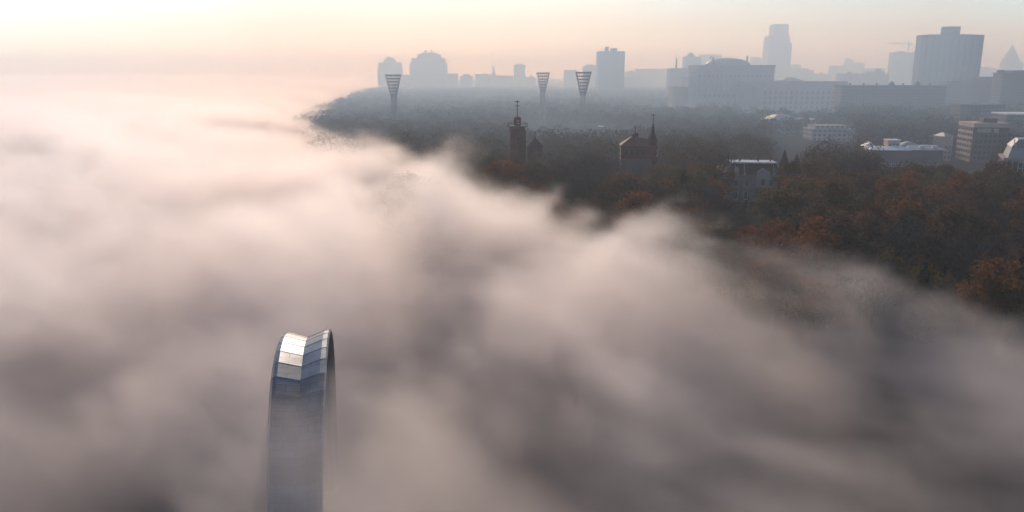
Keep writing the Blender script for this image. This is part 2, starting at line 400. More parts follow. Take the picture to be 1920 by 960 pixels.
# ------------------------------------------------------------------ the metal arch
AR, AW = 25.0, 6.5
def arch():
    ctr = at(567, 640, 95.0)
    g = gz(ctr.x, ctr.y)
    c = Vector((ctr.x, ctr.y, ctr.z - AR))
    root = thing('metal_arch', 'giant faceted metal arch rising out of the fog', 'arch', (ctr.x, ctr.y, g), ARCH_RZ)
    cz = c.z - g
    TI = brick_mat('dull_metal_plates', (0.20, 0.22, 0.24), (0.165, 0.183, 0.20), (0.13, 0.145, 0.16), 0.19, 0.36)
    tn = TI.node_tree; tb = tn.nodes['Principled BSDF']; tb.inputs['Metallic'].default_value = 0.9
    for n_ in tn.nodes:                                  # plate rows run round the arch: across it, and along height plus reach
        if n_.type == 'COMBXYZ':
            spn = next(k for k in tn.nodes if k.type == 'SEPXYZ'); adn = next(k for k in tn.nodes if k.type == 'MATH')
            tn.links.new(spn.outputs[1], adn.inputs[0]); tn.links.new(spn.outputs[2], adn.inputs[1])
            tn.links.new(spn.outputs[0], n_.inputs[0]); tn.links.new(adn.outputs[0], n_.inputs[1])
        if n_.type == 'TEX_BRICK': n_.inputs['Mortar Size'].default_value = 0.012
    TI2 = mat('shaded_metal_underside', (0.07, 0.068, 0.068), 0.7, 0.2, var=0.2, scale=0.35)  # shade inside the arch is put into the colour, darker than the cladding
    step = 6.4
    phis = [90 + step * k for k in range(-14, 15)]
    pts = []                                              # (along, z) and outward normal, near foot to far foot
    pts.append(((-AR), -cz - 0.5, 180.0)); pts.append((-AR, -cz * 0.5, 180.0))
    for p in phis[::-1]: pts.append((AR * math.cos(R(p)), AR * math.sin(R(p)), p))
    pts.append((AR, -cz * 0.5, 0.0)); pts.append((AR, -cz - 0.5, 0.0))
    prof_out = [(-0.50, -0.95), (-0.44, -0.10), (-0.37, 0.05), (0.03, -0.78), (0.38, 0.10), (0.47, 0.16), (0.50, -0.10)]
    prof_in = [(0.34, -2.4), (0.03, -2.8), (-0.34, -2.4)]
    rings = []
    for (u, z, p) in pts:
        wd = AW * (0.72 + 0.28 * max(0.0, math.sin(R(p))) if 0 < p < 180 else 0.72)
        n = (math.cos(R(p)), math.sin(R(p)))
        rings.append([(a * wd, u + n[0] * r, cz + z + n[1] * r) for a, r in prof_out + prof_in])
    npf, no = len(prof_out) + len(prof_in), len(prof_out)
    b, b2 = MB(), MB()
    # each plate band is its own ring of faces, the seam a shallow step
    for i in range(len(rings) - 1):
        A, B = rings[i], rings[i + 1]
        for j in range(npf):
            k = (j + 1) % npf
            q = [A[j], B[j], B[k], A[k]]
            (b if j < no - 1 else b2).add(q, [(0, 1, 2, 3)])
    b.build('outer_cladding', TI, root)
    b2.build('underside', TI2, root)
    # raised seams between the plates
    for r in rings[2:-2]:
        sm_ = MB()
        for j in range(no - 1):
            p, q = Vector(r[j]), Vector(r[j + 1])
            sm_.bar(p, q, 0.035)
        sm_.build('plate_seam', TI, root)
    for sgn in (-1, 1):
        pl = MB(); pl.box(-4.2, 4.2, sgn * AR - 3.6, sgn * AR + 3.6, -1.0, 0.5); pl.build('plinth', STONE, root)
    clear(ctr.x - 30, ctr.x + 30, ctr.y - 60, ctr.y + 55)
ARCH_RZ = R(10.5)
arch()

# ------------------------------------------------------------------ stadium floodlights
def floodlight():
    root = thing('floodlight_mast', '', 'floodlight', (0, 0, 0), 0, 'stadium floodlight masts')
    H, CUP = 52.0, 19.0                                   # height, height of the lamp cage
    zb = H - CUP
    m = MB()
    def half(z): return 2.7 - 0.8 * min(1, z / zb)        # half width of the lattice
    cs = [(-1, -1), (1, -1), (1, 1), (-1, 1)]
    for a in cs: m.bar((a[0] * half(0), a[1] * half(0), 0), (a[0] * half(zb), a[1] * half(zb), zb + 2), 0.34)
    n = 9
    for k in range(n):
        z0, z1 = zb * k / n, zb * (k + 1) / n
        for i in range(4):
            a, c = cs[i], cs[(i + 1) % 4]
            m.bar((a[0] * half(z0), a[1] * half(z0), z0), (c[0] * half(z1), c[1] * half(z1), z1), 0.18)
            m.bar((a[0] * half(z1), a[1] * half(z1), z1), (c[0] * half(z1), c[1] * half(z1), z1), 0.18)
            m.bar((c[0] * half(z0), c[1] * half(z0), z0), (a[0] * half(z1), a[1] * half(z1), z1), 0.18)
    m.build('lattice_pylon', STEEL, root)
    d = MB(); d.frust(0, 0, zb - 0.3, zb + 0.5, 3.0, 3.2, 12); d.build('service_deck', STEEL, root)
    # the lamp cage widens upwards, three quarters of a funnel, open on one side
    c = MB(); na = 14
    ang = [R(-205) + R(290) * i / na for i in range(na + 1)]
    def rad(z): return 2.6 + 5.2 * (z - zb) / CUP
    for t in ang: c.bar((rad(zb) * math.cos(t), rad(zb) * math.sin(t), zb), (rad(H) * math.cos(t), rad(H) * math.sin(t), H + 0.8), 0.3)
    for z in (zb + 0.5, H + 0.3):
        for a, q in zip(ang, ang[1:]): c.bar((rad(z) * math.cos(a), rad(z) * math.sin(a), z), (rad(z) * math.cos(q), rad(z) * math.sin(q), z), 0.16)
    c.build('lamp_cage', STEEL, root)
    nr = 7
    for k in range(nr):
        z = zb + 2.2 + (CUP - 2.6) * k / (nr - 1)
        b = MB(); r = rad(z) - 0.2
        for a, q in zip(ang, ang[1:]):
            h = 1.0
            p0 = (r * math.cos(a), r * math.sin(a)); p1 = (r * math.cos(q), r * math.sin(q))
            i0 = ((r - .7) * math.cos(a), (r - .7) * math.sin(a)); i1 = ((r - .7) * math.cos(q), (r - .7) * math.sin(q))
            g_ = 0.14
            e0 = (p0[0] + (p1[0] - p0[0]) * g_, p0[1] + (p1[1] - p0[1]) * g_); e1 = (p0[0] + (p1[0] - p0[0]) * (1 - g_), p0[1] + (p1[1] - p0[1]) * (1 - g_))
            b.prism([e0, e1, i1, i0], z - h / 2, z + h / 2)
        b.build('lamp_row', LAMPG, root)
    return root
FL = floodlight()
fl = [(737, 141, 690, 'floodlight mast standing by the fog edge under the hazy apartment towers', 25),
      (1018, 137, 800, 'slender floodlight mast above the woods, middle one of the three', 70),
      (1094, 136, 690, 'floodlight mast with open lamp funnel beside the tall hazy office tower', -5)]
for i, (px, py, Y, lab, rz) in enumerate(fl):
    o = FL if i == 0 else copy_tree(FL)
    p = at(px, py, Y); g = gz(p.x, Y)
    k = (p.z - g) / 52.0
    o.location = (p.x, Y, g); o.scale = (0.86, 0.86, k) ; o.rotation_euler = (0, 0, R(rz)); o['label'] = lab
    clear(p.x - 6, p.x + 6, Y - 35, Y + 6)

# ------------------------------------------------------------------ brick water tower with gallery, and its round-roofed hall
def water_tower():
    Y = 360.0
    base, wd, h = site(958.5, 985.5, 236, Y)
    g = base.z
    def zz(py): return at(972, py, Y).z - g
    root = thing('brick_water_tower', 'brick tower with railed gallery, small lantern and weather vane mast', 'tower', base, R(9))
    a = wd / 2 * 0.93
    b = MB(); b.box(-a, a, 0, 2 * a, -1, h - 0.5)
    for k in (0.35, 0.7, 0.93): b.box(-a - .2, a + .2, -.2, 2 * a + .2, h * k, h * k + 0.35)
    for sx in (-1, 1): b.box(sx * a - .35, sx * a + .35, -.25, -.002, 0, h * 0.93 - .002)
    b.build('shaft', BRICK, root)
    d = MB(); d.box(-a - 1.1, a + 1.1, -1.1, 2 * a + 1.1, h - 0.5, h)
    for x in lin(-a, a, 5):
        d.box(x - .15, x + .15, -.9, 0, h - 1.3, h - .5)
    d.build('gallery', CONC_D, root)
    r = MB(); q = a + 0.95; L = [(-q, a - q), (q, a - q), (q, a + q), (-q, a + q)]
    for i in range(4):
        p0, p1 = Vector((*L[i], 0)), Vector((*L[(i + 1) % 4], 0))
        for zz_ in (0.55, 1.25): r.bar(p0 + Vector((0, 0, h + zz_)), p1 + Vector((0, 0, h + zz_)), 0.05)
        for k in range(9):
            p = p0.lerp(p1, k / 8); r.bar(p + Vector((0, 0, h)), p + Vector((0, 0, h + 1.25)), 0.035)
    r.build('railing', IRON, root)
    zl = zz(222.5); rl = 1.62
    l = MB(); l.frust(0, a, h, zl, rl, rl, 8, R(22.5)); l.frust(0, a, zl, zl + .3, rl + .25, rl + .25, 8, R(22.5)); lt = l.build('lantern', BRICK, root)
    windows(root, [0], [h + 0.9], a - rl * math.cos(R(22.5)) - 0.0, 0.8, 1.3)
    c = MB(); c.frust(0, a, zl + .3, zz(218.5), rl + .15, 0.25, 8, R(22.5)); c.build('lantern_cap', SLATE, root)
    m = MB(); m.bar((0, a, zz(219)), (0, a, zz(190)), 0.24, 6, 0.16); m.bar((-1.25, a, zz(199)), (1.25, a, zz(199)), 0.14); m.bar((0, a - 1.1, zz(199)), (0, a + 1.1, zz(199)), 0.14)
    m.build('mast', IRON, root)
    z = zz(191.5); v = MB(); v.prism([(-.95, a - .04), (.75, a - .04), (.75, a + .04), (-.95, a + .04)], z - .12, z + .32); v.frust(0, a, z + .32, z + .7, .3, .05, 8); v.build('weather_vane', IRON, root)
    windows(root, [0], [h * 0.45, h * 0.76], 0, 0.9, 1.9, frame=BRICK2)
    # the hall beside it
    b2, w2, h2 = site(985.5, 1018, 276, 366.0)
    r2 = thing('domed_brick_hall', 'brick hall with dark pointed roof and finial beside the gallery tower', 'building', (b2.x + 0.3, 366.0 + w2 / 2, b2.z), R(12))
    rr = w2 / 2 / math.cos(R(11)) * 0.97
    e = MB(); e.frust(0, 0, -1, h2, rr * .93, rr * .93, 12, R(15)); e.frust(0, 0, h2 - .5, h2, rr, rr * 1.03, 12, R(15)); e.build('wall', BRICK2, r2)
    zt = at(995, 260, 366).z - b2.z
    e = MB(); e.frust(0, 0, h2, h2 + (zt - h2) * .6, rr * 1.08, rr * .45, 12, R(15)); e.frust(0, 0, h2 + (zt - h2) * .6, zt, rr * .45, 0.3, 12, R(15)); e.build('roof', SLATE, r2)
    zf = at(995, 247, 366).z - b2.z
    e = MB(); e.bar((0, 0, zt - .2), (0, 0, zf), 0.22, 6, 0.13); e.frust(0, 0, zt, zt + .8, .45, .3, 8); e.frust(0, 0, zf - .9, zf - .2, .32, .1, 8); e.build('finial', IRON, r2)
    me = win_mesh(1.0, 2.2, 'plain', BRICK2)
    for k in range(12):
        t = R(30 * k)
        put('window', me, r2, (rr * .9 * math.cos(t), rr * .9 * math.sin(t), h2 * .5), t + R(90))
water_tower()

# ------------------------------------------------------------------ brick house with corner turret
def turret_house():
    Y = 352.0
    base, wd, h = site(1165, 1234, 274, Y)
    g = base.z
    def X(px, py=280): return at(px, py, Y).x - base.x
    def Z(py): return at(1200, py, Y).z - g
    root = thing('turret_house', 'dark brick house with lit hipped roof and slender corner spire', 'house', base, R(-6))
    x0, x1, xr = X(1165), X(1222), X(1234)
    dpt = 12.0
    b = MB(); b.box(x0, x1, 0, dpt, Z(298), h); b.box(x0 - .25, x1 + .25, -.25, dpt + .25, h - .7, h - .002); b.build('wall', BRICK, root)
    b = MB(); b.box(x0 - .1, x1 + .1, -.1, dpt + .1, -1, Z(298) - .002); b.box(x0 - .3, x1 + .3, -.3, dpt + .3, Z(298) - .5, Z(298) - .1); b.build('ground_floor', CONC_D, root)
    ap = X(1191)
    rf = MB(); zr = Z(257)
    rf.add([(x0 - .6, -.6, h), (x1 + .4, -.6, h), (x1 + .4, dpt + .6, h), (x0 - .6, dpt + .6, h), (ap - 1.2, dpt * .42, zr), (X(1215), dpt * .42, Z(262)), (X(1215), dpt * .58, Z(262)), (ap - 1.2, dpt * .58, zr)],
           [(0, 3, 2, 1), (4, 5, 6, 7), (0, 1, 5, 4), (1, 2, 6, 5), (2, 3, 7, 6), (3, 0, 4, 7)])
    rfo = rf.build('roof', TIN, root)
    c = MB(); c.frust(ap, dpt / 2, zr - .6, Z(254), 1.6, 1.5, 8); c.frust(ap, dpt / 2, Z(254), Z(250), 1.9, .3, 8); c.build('cupola', SLATE, root)
    f = MB(); f.bar((ap, dpt / 2, Z(251)), (ap, dpt / 2, Z(236)), .24, 6, .14); f.frust(ap, dpt / 2, Z(241), Z(239), .4, .4, 8); f.build('finial', IRON, root)
    # turret
    tx, tr = X(1223), (X(1232) - X(1214)) / 2
    t = MB(); t.frust(tx, 2.0, -1, Z(264), tr, tr, 10); t.frust(tx, 2.0, Z(266), Z(264) + .1, tr + .3, tr + .3, 10); t.build('turret', BRICK, root)
    t = MB(); t.frust(tx, 2.0, Z(264) + .1, Z(250), tr * 1.05, tr * .45, 10); t.frust(tx, 2.0, Z(250), Z(229), tr * .45, .1, 10); t.build('spire', SLATE, root)
    t = MB(); t.bar((tx, 2, Z(230)), (tx, 2, Z(214)), .2, 6, .12); t.prism([(tx - .8, 1.95), (tx + .7, 1.95), (tx + .7, 2.05), (tx - .8, 2.05)], Z(217), Z(215.6)); t.build('weather_vane', IRON, root)
    # side gable wing
    s = MB(); xa, xb = X(1224), xr; ym = 5.0
    s.box(xa, xb, 1.2, ym * 2, -1, Z(278))
    s.add([(xa, 1.2, Z(278)), (xb, 1.2, Z(278)), (xb, 10, Z(278)), (xa, 10, Z(278)), ((xa + xb) / 2, 1.2, Z(266)), ((xa + xb) / 2, 10, Z(266))],
          [(0, 1, 4), (1, 2, 5, 4), (2, 3, 5), (3, 0, 4, 5)])
    s.build('side_wing', BRICK, root)
    windows(root, lin(x0 + 1, x1 - 2.5, 4), [Z(292)], 0 - .002, 1.2, 2.6, frame=BRICK2)
    windows(root, lin(x0 + 1, x1 - 2.5, 4), [1.2], -.102, 1.2, 2.4)
    windows(root, [(tx + xr) / 2 + .6], [Z(292)], 1.198, 1.0, 2.4)
    windows(root, lin(1.5, dpt - 1.5, 4), [Z(292)], x0 - .002, 1.2, 2.6, R(-90))
turret_house()

# ------------------------------------------------------------------ castle-like theatre
CASTLE = mat('castle_render', (0.22, 0.215, 0.21), 0.85, var=0.18, scale=0.3)
def castle():
    Y = 318.0
    base, wd, h = site(1367, 1459, 328, Y)
    g = base.z
    def X(px, py=330): return at(px, py, Y).x - base.x
    def Z(py): return at(1415, py, Y).z - g
    root = thing('castle_theatre', 'pale castle-like house with slate mansard roof and two cone turrets', 'building', base, R(-5))
    x0, x1, D = X(1369), X(1458), 13.0
    b = MB(); b.box(x0, x1, 0, D, -1, h); b.box(x0 - .3, x1 + .3, -.3, D + .3, h - .6, h - .003); b.box(x0 - .15, x1 + .15, -.15, D + .15, h * .5, h * .5 + .3)
    for x in (x0 + .4, x0 + 4.9, (x0 + x1) / 2 - 3.2, (x0 + x1) / 2 + 3.2, x1 - 4.9, x1 - .4): b.box(x - .35, x + .35, -.28, -.003, 0, h - .61)
    b.build('wall', CASTLE, root)
    zr = Z(308)
    rf = MB(); rf.hip(x0 - .3, x1 + .3, -.3, D + .3, h, zr, 1.0, 2.2); rf.build('mansard_roof', SLATE, root)
    fl_ = MB(); fl_.box(x0 + .4, x1 - .4, 1.6, D - 1.6, zr + .002, Z(305.3)); fl_.build('roof_deck', ZINC, root)
    for px, py, dx in ((1376, 290, .30), (1392, 299, .25), (1426, 295, .28), (1449, 298, .25)):
        c = MB(); c.box(X(px) - dx, X(px) + dx, D * .5, D * .5 + .7, Z(305.3), Z(py)); c.box(X(px) - dx - .1, X(px) + dx + .1, D * .5 - .1, D * .5 + .8, Z(py) - .4, Z(py) - .15); c.build('chimney', BRICK2, root)
    # roof ribs ending in round finials
    for px in (1379, 1396, 1450):
        r = MB(); r.bar((X(px), -.35, h + .3), (X(px), 1.9, zr + .1), .14, 6); r.frust(X(px), -.5, h, h + .5, .5, .45, 10); r.frust(X(px), -.5, h + .5, h + .9, .45, .05, 10); r.build('roof_rib', ZINC, root)
    # carved centre gable
    cx = X(1430); gm = MB()
    gm.box(cx - 2.6, cx + 2.6, -.6, .6, h * .55, h + 1.2)
    gm.add([(cx - 2.6, -.6, h + 1.2), (cx + 2.6, -.6, h + 1.2), (cx + 2.6, .6, h + 1.2), (cx - 2.6, .6, h + 1.2), (cx - .3, -.6, Z(316)), (cx + .3, -.6, Z(316)), (cx + .3, .6, Z(316)), (cx - .3, .6, Z(316))],
           [(4, 5, 6, 7), (0, 1, 5, 4), (1, 2, 6, 5), (2, 3, 7, 6), (3, 0, 4, 7)])
    gm.build('gable', PALE, root)
    windows(root, [x0 + 2.7, x0 + 6.6, x1 - 6.0, x1 - 2.7], [h * .58], -.002, 1.4, 2.6)
    windows(root, [cx], [h * .62], -.602, 1.5, 2.6)
    windows(root, [x0 + 2.7, x0 + 6.6, cx, x1 - 6.0 if abs(x1 - 6 - cx) > 2 else x1 - 5.2, x1 - 2.7], [1.2], -.002, 1.4, 2.8)
    windows(root, lin(1, D - 1, 4), [1.2, h * .58], x0 - .002, 1.3, 2.5, R(-90))
    dm = MB(); dm.box(x0 + 1.9, x0 + 3.5, -.3, 1.5, h + .2, h + 2.2); dm.frust(x0 + 2.7, .6, h + 2.2, h + 3.2, 1.2, .1, 4, R(45)); dm.build('dormer', PALE, root)
    # turrets
    for pc, ptop, pl, pr, pe, yo in ((1469, 279, 1460, 1478, 311, 2.0), (1495.5, 287, 1487.5, 1503.5, 316, 5.0)):
        x = X(pc); r = (X(pr) - X(pl)) / 2 * 1.15
        t = MB(); t.frust(x, yo, -1, Z(pe), r * .85, r * .85, 12); t.frust(x, yo, Z(pe) - .5, Z(pe), r * .98, r * .98, 12); tt = t.build('turret', BRICK2, root)
        t = MB(); t.frust(x, yo, Z(pe), Z(ptop + 2), r, .12, 12); t.bar((x, yo, Z(ptop + 3)), (x, yo, Z(ptop - 4)), .08, 5, .03); t.build('turret_cone', SLATE, root)
        put('window', win_mesh(.8, 1.8), root, (x, yo - r * .85, h * .65))
    wg = MB(); wg.box(X(1458) + .003, X(1490), 3.0, D - 1, -1, Z(330)); wg.build('side_wing', BRICK2, root)
    wg = MB(); wg.hip(X(1458) + .003, X(1490) + .3, 2.7, D - .7, Z(330), Z(318), .4, 4.6); wg.build('side_roof', TILE, root)
    # low annex at the park side, golden sunlight put into its metal roof's colour
    an = MB(); an.box(X(1351), x0 - .003, 2.0, D, -1, Z(324)); an.build('annex', PALE, root)
    an = MB(); an.hip(X(1351) - .3, x0 - .003, 1.7, D + .3, Z(324), Z(312), 2.2, 4.0); an.build('annex_roof', mat('sunlit_gold_roof', (0.50, 0.33, 0.17), 0.5, 0.6, var=.5, scale=1.6), root)
    windows(root, [X(1360)], [h * .5], 1.998, 1.2, 2.2)
castle()

# ------------------------------------------------------------------ government building with the domed roof
def ministry():
    Y = 1080.0
    base, wd, h = site(1303, 1452, 122, Y, 0)
    g = base.z
    clear(base.x - 130, base.x + 110, Y - 130, Y + 60)
    def X(px, py=150): return at(px, py, Y).x - base.x
    def Z(py): return at(1400, py, Y).z - g
    root = thing('government_building', 'huge colonnaded stone building with shallow domed roof and long wing', 'building', base, R(0))
    x0, x1 = X(1304), X(1451)
    b = MB(); b.box(x0, x1, 0, 45, -4, h - 3); b.box(x0 - 1.6, x1 + 1.6, -1.6, 46, h - 9.5, h - 8); b.box(x0 - 1.0, x1 + 1.0, -1.0, 46, h - 3, h); b.box(x0 - .5, x1 + .5, -.5, 45.5, Z(150), Z(150) + 1.2)
    b.build('main_block', STONE, root)
    cx, rx = X(1370), (X(1413) - X(1327)) / 2
    d = MB(); hd = Z(108) - h
    for k in range(8):
        t0, t1 = math.pi / 2 * k / 8, math.pi / 2 * (k + 1) / 8
        d.frust(cx, 20, h + hd * math.sin(t0), h + hd * math.sin(t1), rx * math.cos(t0), max(.5, rx * math.cos(t1)), 32, sy=.6)
    d.build('domed_roof', GREYROOF, root)
    for px, pt in ((1338, 107), (1402, 104.5)):
        c = MB(); xx = X(px); c.box(xx - .9, xx + .9, 8, 9.8, h, Z(pt)); c.box(xx - 1.1, xx + 1.1, 7.8, 10, Z(pt) - 2, Z(pt) - 1.3); c.build('chimney', CONC, root)
    # front wing on the right, low wing on the left
    wx0, wx1, hw = X(1386), X(1574), Z(152)
    b = MB(); b.box(wx0, wx1, -26, -.003, -4, hw - 4); b.box(wx0 - 1.2, wx1 + 1.2, -27.2, -1.7, hw - 4, hw - 2.5); b.box(wx0 - .4, wx1 + .4, -26.4, -1.7, hw - 2.5, hw); b.box(wx0 - .3, wx1 + .3, -26.3, -1.7, Z(208), Z(206)); b.box(x1 + .003, wx1, 0, 18, -4, hw - 2)
    b.build('front_wing', STONE, root)
    b = MB(); b.hip(X(1455), X(1500), -20, 10, hw, Z(145), 12, 12); b.build('wing_roof', GREYROOF, root)
    lx0 = X(1262)
    b = MB(); b.box(X(1290), x0 - .003, -8, 40, -4, Z(147)); b.box(X(1290) - .6, x0 - .003, -8.6, 40.6, Z(147), Z(147) + 1.5); b.box(lx0, X(1290) - .003, -4, 30, -4, Z(162)); b.build('low_wing', STONE, root)
    # columns: main front and the wing's end bay
    def column(x, y, z0, z1, r=1.0):
        c = MB(); c.box(x - r * 1.3, x + r * 1.3, y - r * 1.3, y + r * 1.3, z0, z0 + 1.5); c.frust(x, y, z0 + 1.5, z1 - 1.5, r, r * .85, 10); c.box(x - r * 1.3, x + r * 1.3, y - r * 1.3, y + r * 1.3, z1 - 1.5, z1); c.build('column', STONE, root)
    for x in lin(x0 + 3, wx0 - 2, 9): column(x, -1.5, Z(204), h - 17)
    for x in lin(wx0 + 1, wx0 + 17, 4): column(x, -27.6, Z(204), hw - 6)
    # windows
    wxs = lin(wx0 + 24, wx1 - 6, 15)
    zs = [Z(203), Z(194), Z(185), Z(176), Z(166)]
    windows(root, wxs, zs[:4], -26.002, 2.3, 3.9, frame=STONE)
    windows(root, lin(x0 + 3, x1 - 3, 17), [h - 16], -.002, 2.0, 3.4, frame=STONE)
    windows(root, lin(x0 + 4.5, wx0 - 4, 8), [Z(198), Z(183)], -.002, 2.0, 4.5, frame=STONE)
ministry()

# ------------------------------------------------------------------ plain towers and blocks of the skyline
def win_wall(name, wall, glass, fx, fz, duty=0.55, rough=0.8):
    """Facade material: rows of windows laid out in object space (storeys and bays)."""
    if name in MATS: return MATS[name]
    m = bpy.data.materials.new(name); m.use_nodes = True
    t = m.node_tree; b = t.nodes['Principled BSDF']
    tc = t.nodes.new('ShaderNodeTexCoord'); sp = t.nodes.new('ShaderNodeSeparateXYZ'); t.links.new(tc.outputs['Object'], sp.inputs[0])
    g = G(t)
    u = g.m('ADD', sp.outputs[0], sp.outputs[1])
    fu = g.m('FRACT', g.m('MULTIPLY', u, 1 / fx)); fv = g.m('FRACT', g.m('MULTIPLY', sp.outputs[2], 1 / fz))
    k = g.m('MULTIPLY', g.m('LESS_THAN', fu, duty), g.m('LESS_THAN', fv, 0.5))
    nz = g.noise(tc.outputs['Object'], 3.0)
    n = nz.node
    mx = t.nodes.new('ShaderNodeMix'); mx.data_type = 'RGBA'; t.links.new(k, mx.inputs[0])
    mx.inputs[6].default_value = (*wall, 1); mx.inputs[7].default_value = (*glass, 1)
    t.links.new(mx.outputs[2], b.inputs['Base Color']); b.inputs['Roughness'].default_value = rough
    b.inputs['Specular IOR Level'].default_value = 0.25
    MATS[name] = m
    return m
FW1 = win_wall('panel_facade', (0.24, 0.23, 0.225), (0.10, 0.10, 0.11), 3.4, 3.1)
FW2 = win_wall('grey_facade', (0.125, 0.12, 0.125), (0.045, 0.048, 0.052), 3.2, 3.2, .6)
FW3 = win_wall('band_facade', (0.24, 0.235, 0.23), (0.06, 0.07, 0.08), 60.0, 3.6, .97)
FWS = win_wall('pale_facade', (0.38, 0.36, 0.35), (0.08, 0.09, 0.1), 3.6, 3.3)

def block(name, label, px0, px1, pytop, Y, fm=FW1, depth=None, steps=(), rz=0.0, cat='building', group=None, roofm=CONC_D, box_=()):
    """steps: (px0, px1, pytop) set-back storeys; box_: (px0, px1, pytop) roof huts"""
    base, wd, h = site(px0, px1, pytop, Y)
    root = thing(name, label, cat, base, rz, group)
    def X(px): return at(px, pytop, Y).x - base.x
    D = depth or max(14, min(30, wd * .6))
    b = MB(); b.box(-wd / 2, wd / 2, 0, D, -3, h - 1); b.build('wall', fm, root)
    b = MB(); b.box(-wd / 2 - .3, wd / 2 + .3, -.3, D + .3, h - 1, h); b.build('roof', roofm, root)
    z = h
    for i, (a, c, pt) in enumerate(steps):
        zt = at(0.5 * (a + c), pt, Y).z - base.z
        b = MB(); b.box(X(a), X(c), 1.5 + i, D - 1.5 - i, z + .002, zt); b.build('upper_storeys', fm, root); z = zt
    for a, c, pt in box_:
        zt = at(0.5 * (a + c), pt, Y).z - base.z
        b = MB(); b.box(X(a), X(c), D * .35, D * .7, h + .002, zt); b.build('roof_hut', roofm, root)
    return root, X, h, D, base

# twin apartment towers over the far fog
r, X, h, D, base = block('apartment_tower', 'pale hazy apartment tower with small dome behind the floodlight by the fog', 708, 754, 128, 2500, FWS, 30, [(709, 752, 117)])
z1 = at(730, 117, 2500).z - base.z; z2 = at(730, 105.5, 2500).z - base.z
d = MB(); rr = (X(744) - X(718)) / 2
d.frust(X(730), 15, z1, z1 + (z2 - z1) * .6, rr, rr * .75, 16); d.frust(X(730), 15, z1 + (z2 - z1) * .6, z2, rr * .75, .3, 16); d.build('dome', CONC, r)
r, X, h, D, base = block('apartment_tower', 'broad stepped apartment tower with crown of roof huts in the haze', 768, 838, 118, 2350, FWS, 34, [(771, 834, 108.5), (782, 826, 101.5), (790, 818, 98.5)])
zz_ = at(800, 98.5, 2350).z - base.z; zt_ = at(800, 93.5, 2350).z - base.z
for a, c in ((796, 799.5), (807, 810.5)):
    b = MB(); b.box(X(a), X(c), 12, 18, zz_, zt_); b.build('roof_hut', CONC_D, r)
for a, c, pt in ((754, 768, 140), (838, 857, 138)):
    zt_ = at(a, pt, 2350).z - base.z
    b = MB(); b.box(X(a) + (.01 if a > 800 else 0), X(c) - (.01 if a < 800 else 0), 0, 28, -3, zt_); b.build('low_annex', FWS, r)
# tall office tower
r, X, h, D, base = block('office_tower', 'tall hazy office tower with rooftop hut behind the woods', 1122, 1171, 96, 1650, FW3, 34, [], R(3), box_=[(1136.5, 1143.5, 87), (1147, 1160, 90)])
b = MB(); b.bar((X(1140), D / 2, h + 8), (X(1140), D / 2, h + 22), .35, 5, .1); b.build('roof_aerial', IRON, r)
b = MB(); b.box(X(1125), X(1138), 4, 12, h + 3, h + 3.6); b.box(X(1126), X(1127), 6, 8, h, h + 3); b.build('roof_canopy', CONC_D, r)
# pale stepped skyscraper
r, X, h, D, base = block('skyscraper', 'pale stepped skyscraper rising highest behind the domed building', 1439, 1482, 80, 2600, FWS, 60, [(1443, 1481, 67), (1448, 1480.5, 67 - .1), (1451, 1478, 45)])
# hotel-like dark slab tower
r, X, h, D, base = block('slab_tower', 'massive dark ribbed apartment tower with rooftop hut', 1726, 1836, 65, 1180, FW2, 24, [], R(-2), box_=[(1774, 1805, 49)])
for i, x in enumerate(lin(X(1727), X(1835), 9)):
    hh = h - 2 + (2.5 if 1 <= i <= 7 else 0)
    b = MB(); b.box(x - 2.6, x + 2.6, -1.5, -.003, 0, hh)
    b.build('balcony_stack', FW2, r)
    b = MB()
    for k in range(int(hh / 3.2)): b.box(x - 2.7, x + 2.7, -1.9, -1.503, k * 3.2 + .2, k * 3.2 + 1.25)
    b.build('balcony_rails', CONC, r)
# blocks behind the domed building
r, X, h, D, base = block('brick_block', 'hazy block with tall thin chimney beside the domed building', 1254, 1296, 128, 1500, FW1, 24)
zt_ = at(1270, 109, 1500).z - base.z
b = MB(); b.frust(X(1270), 10, h, zt_, 2.0, 1.6, 10); b.build('chimney', CONC, r)
r, X, h, D, base = block('corner_tower', 'hazy apartment block with pointed roof turret behind the chimney block', 1282, 1313, 106, 1950, FW1, 26)
zt_ = at(1297, 97, 1950).z - base.z; rr = (X(1306) - X(1288)) / 2
b = MB(); b.frust(X(1297), 12, h, h + (zt_ - h) * .5, rr, rr * .7, 8); b.frust(X(1297), 12, h + (zt_ - h) * .5, zt_, rr * .7, .3, 8); b.bar((X(1297), 12, zt_ - 1), (X(1297), 12, zt_ + 4), .3, 5, .1); b.build('pointed_roof', CONC_D, r)
block('distant_block', 'faint pale block right behind the dome and the thin aerial', 1313, 1352, 102, 3200, FWS)
p, _, ha = site(1330.5, 1331.5, 95, 1500)
t = thing('radio_mast', 'thin radio mast standing up behind the domed building', 'mast', p)
b = MB(); b.bar((0, 0, 0), (0, 0, ha), 1.0, 5, .15); b.build('pole', IRON, t)
b = MB(); b.box(-1.8, 1.8, -.5, .5, ha - 14, ha - 11); b.box(-1.3, 1.3, -.5, .5, ha - 22, ha - 20); b.build('antenna', IRON, t)
block('distant_block', 'faint round-topped block peeping between dome and skyscraper', 1408, 1428, 110, 3300, FWS, steps=[(1411, 1425, 107)])

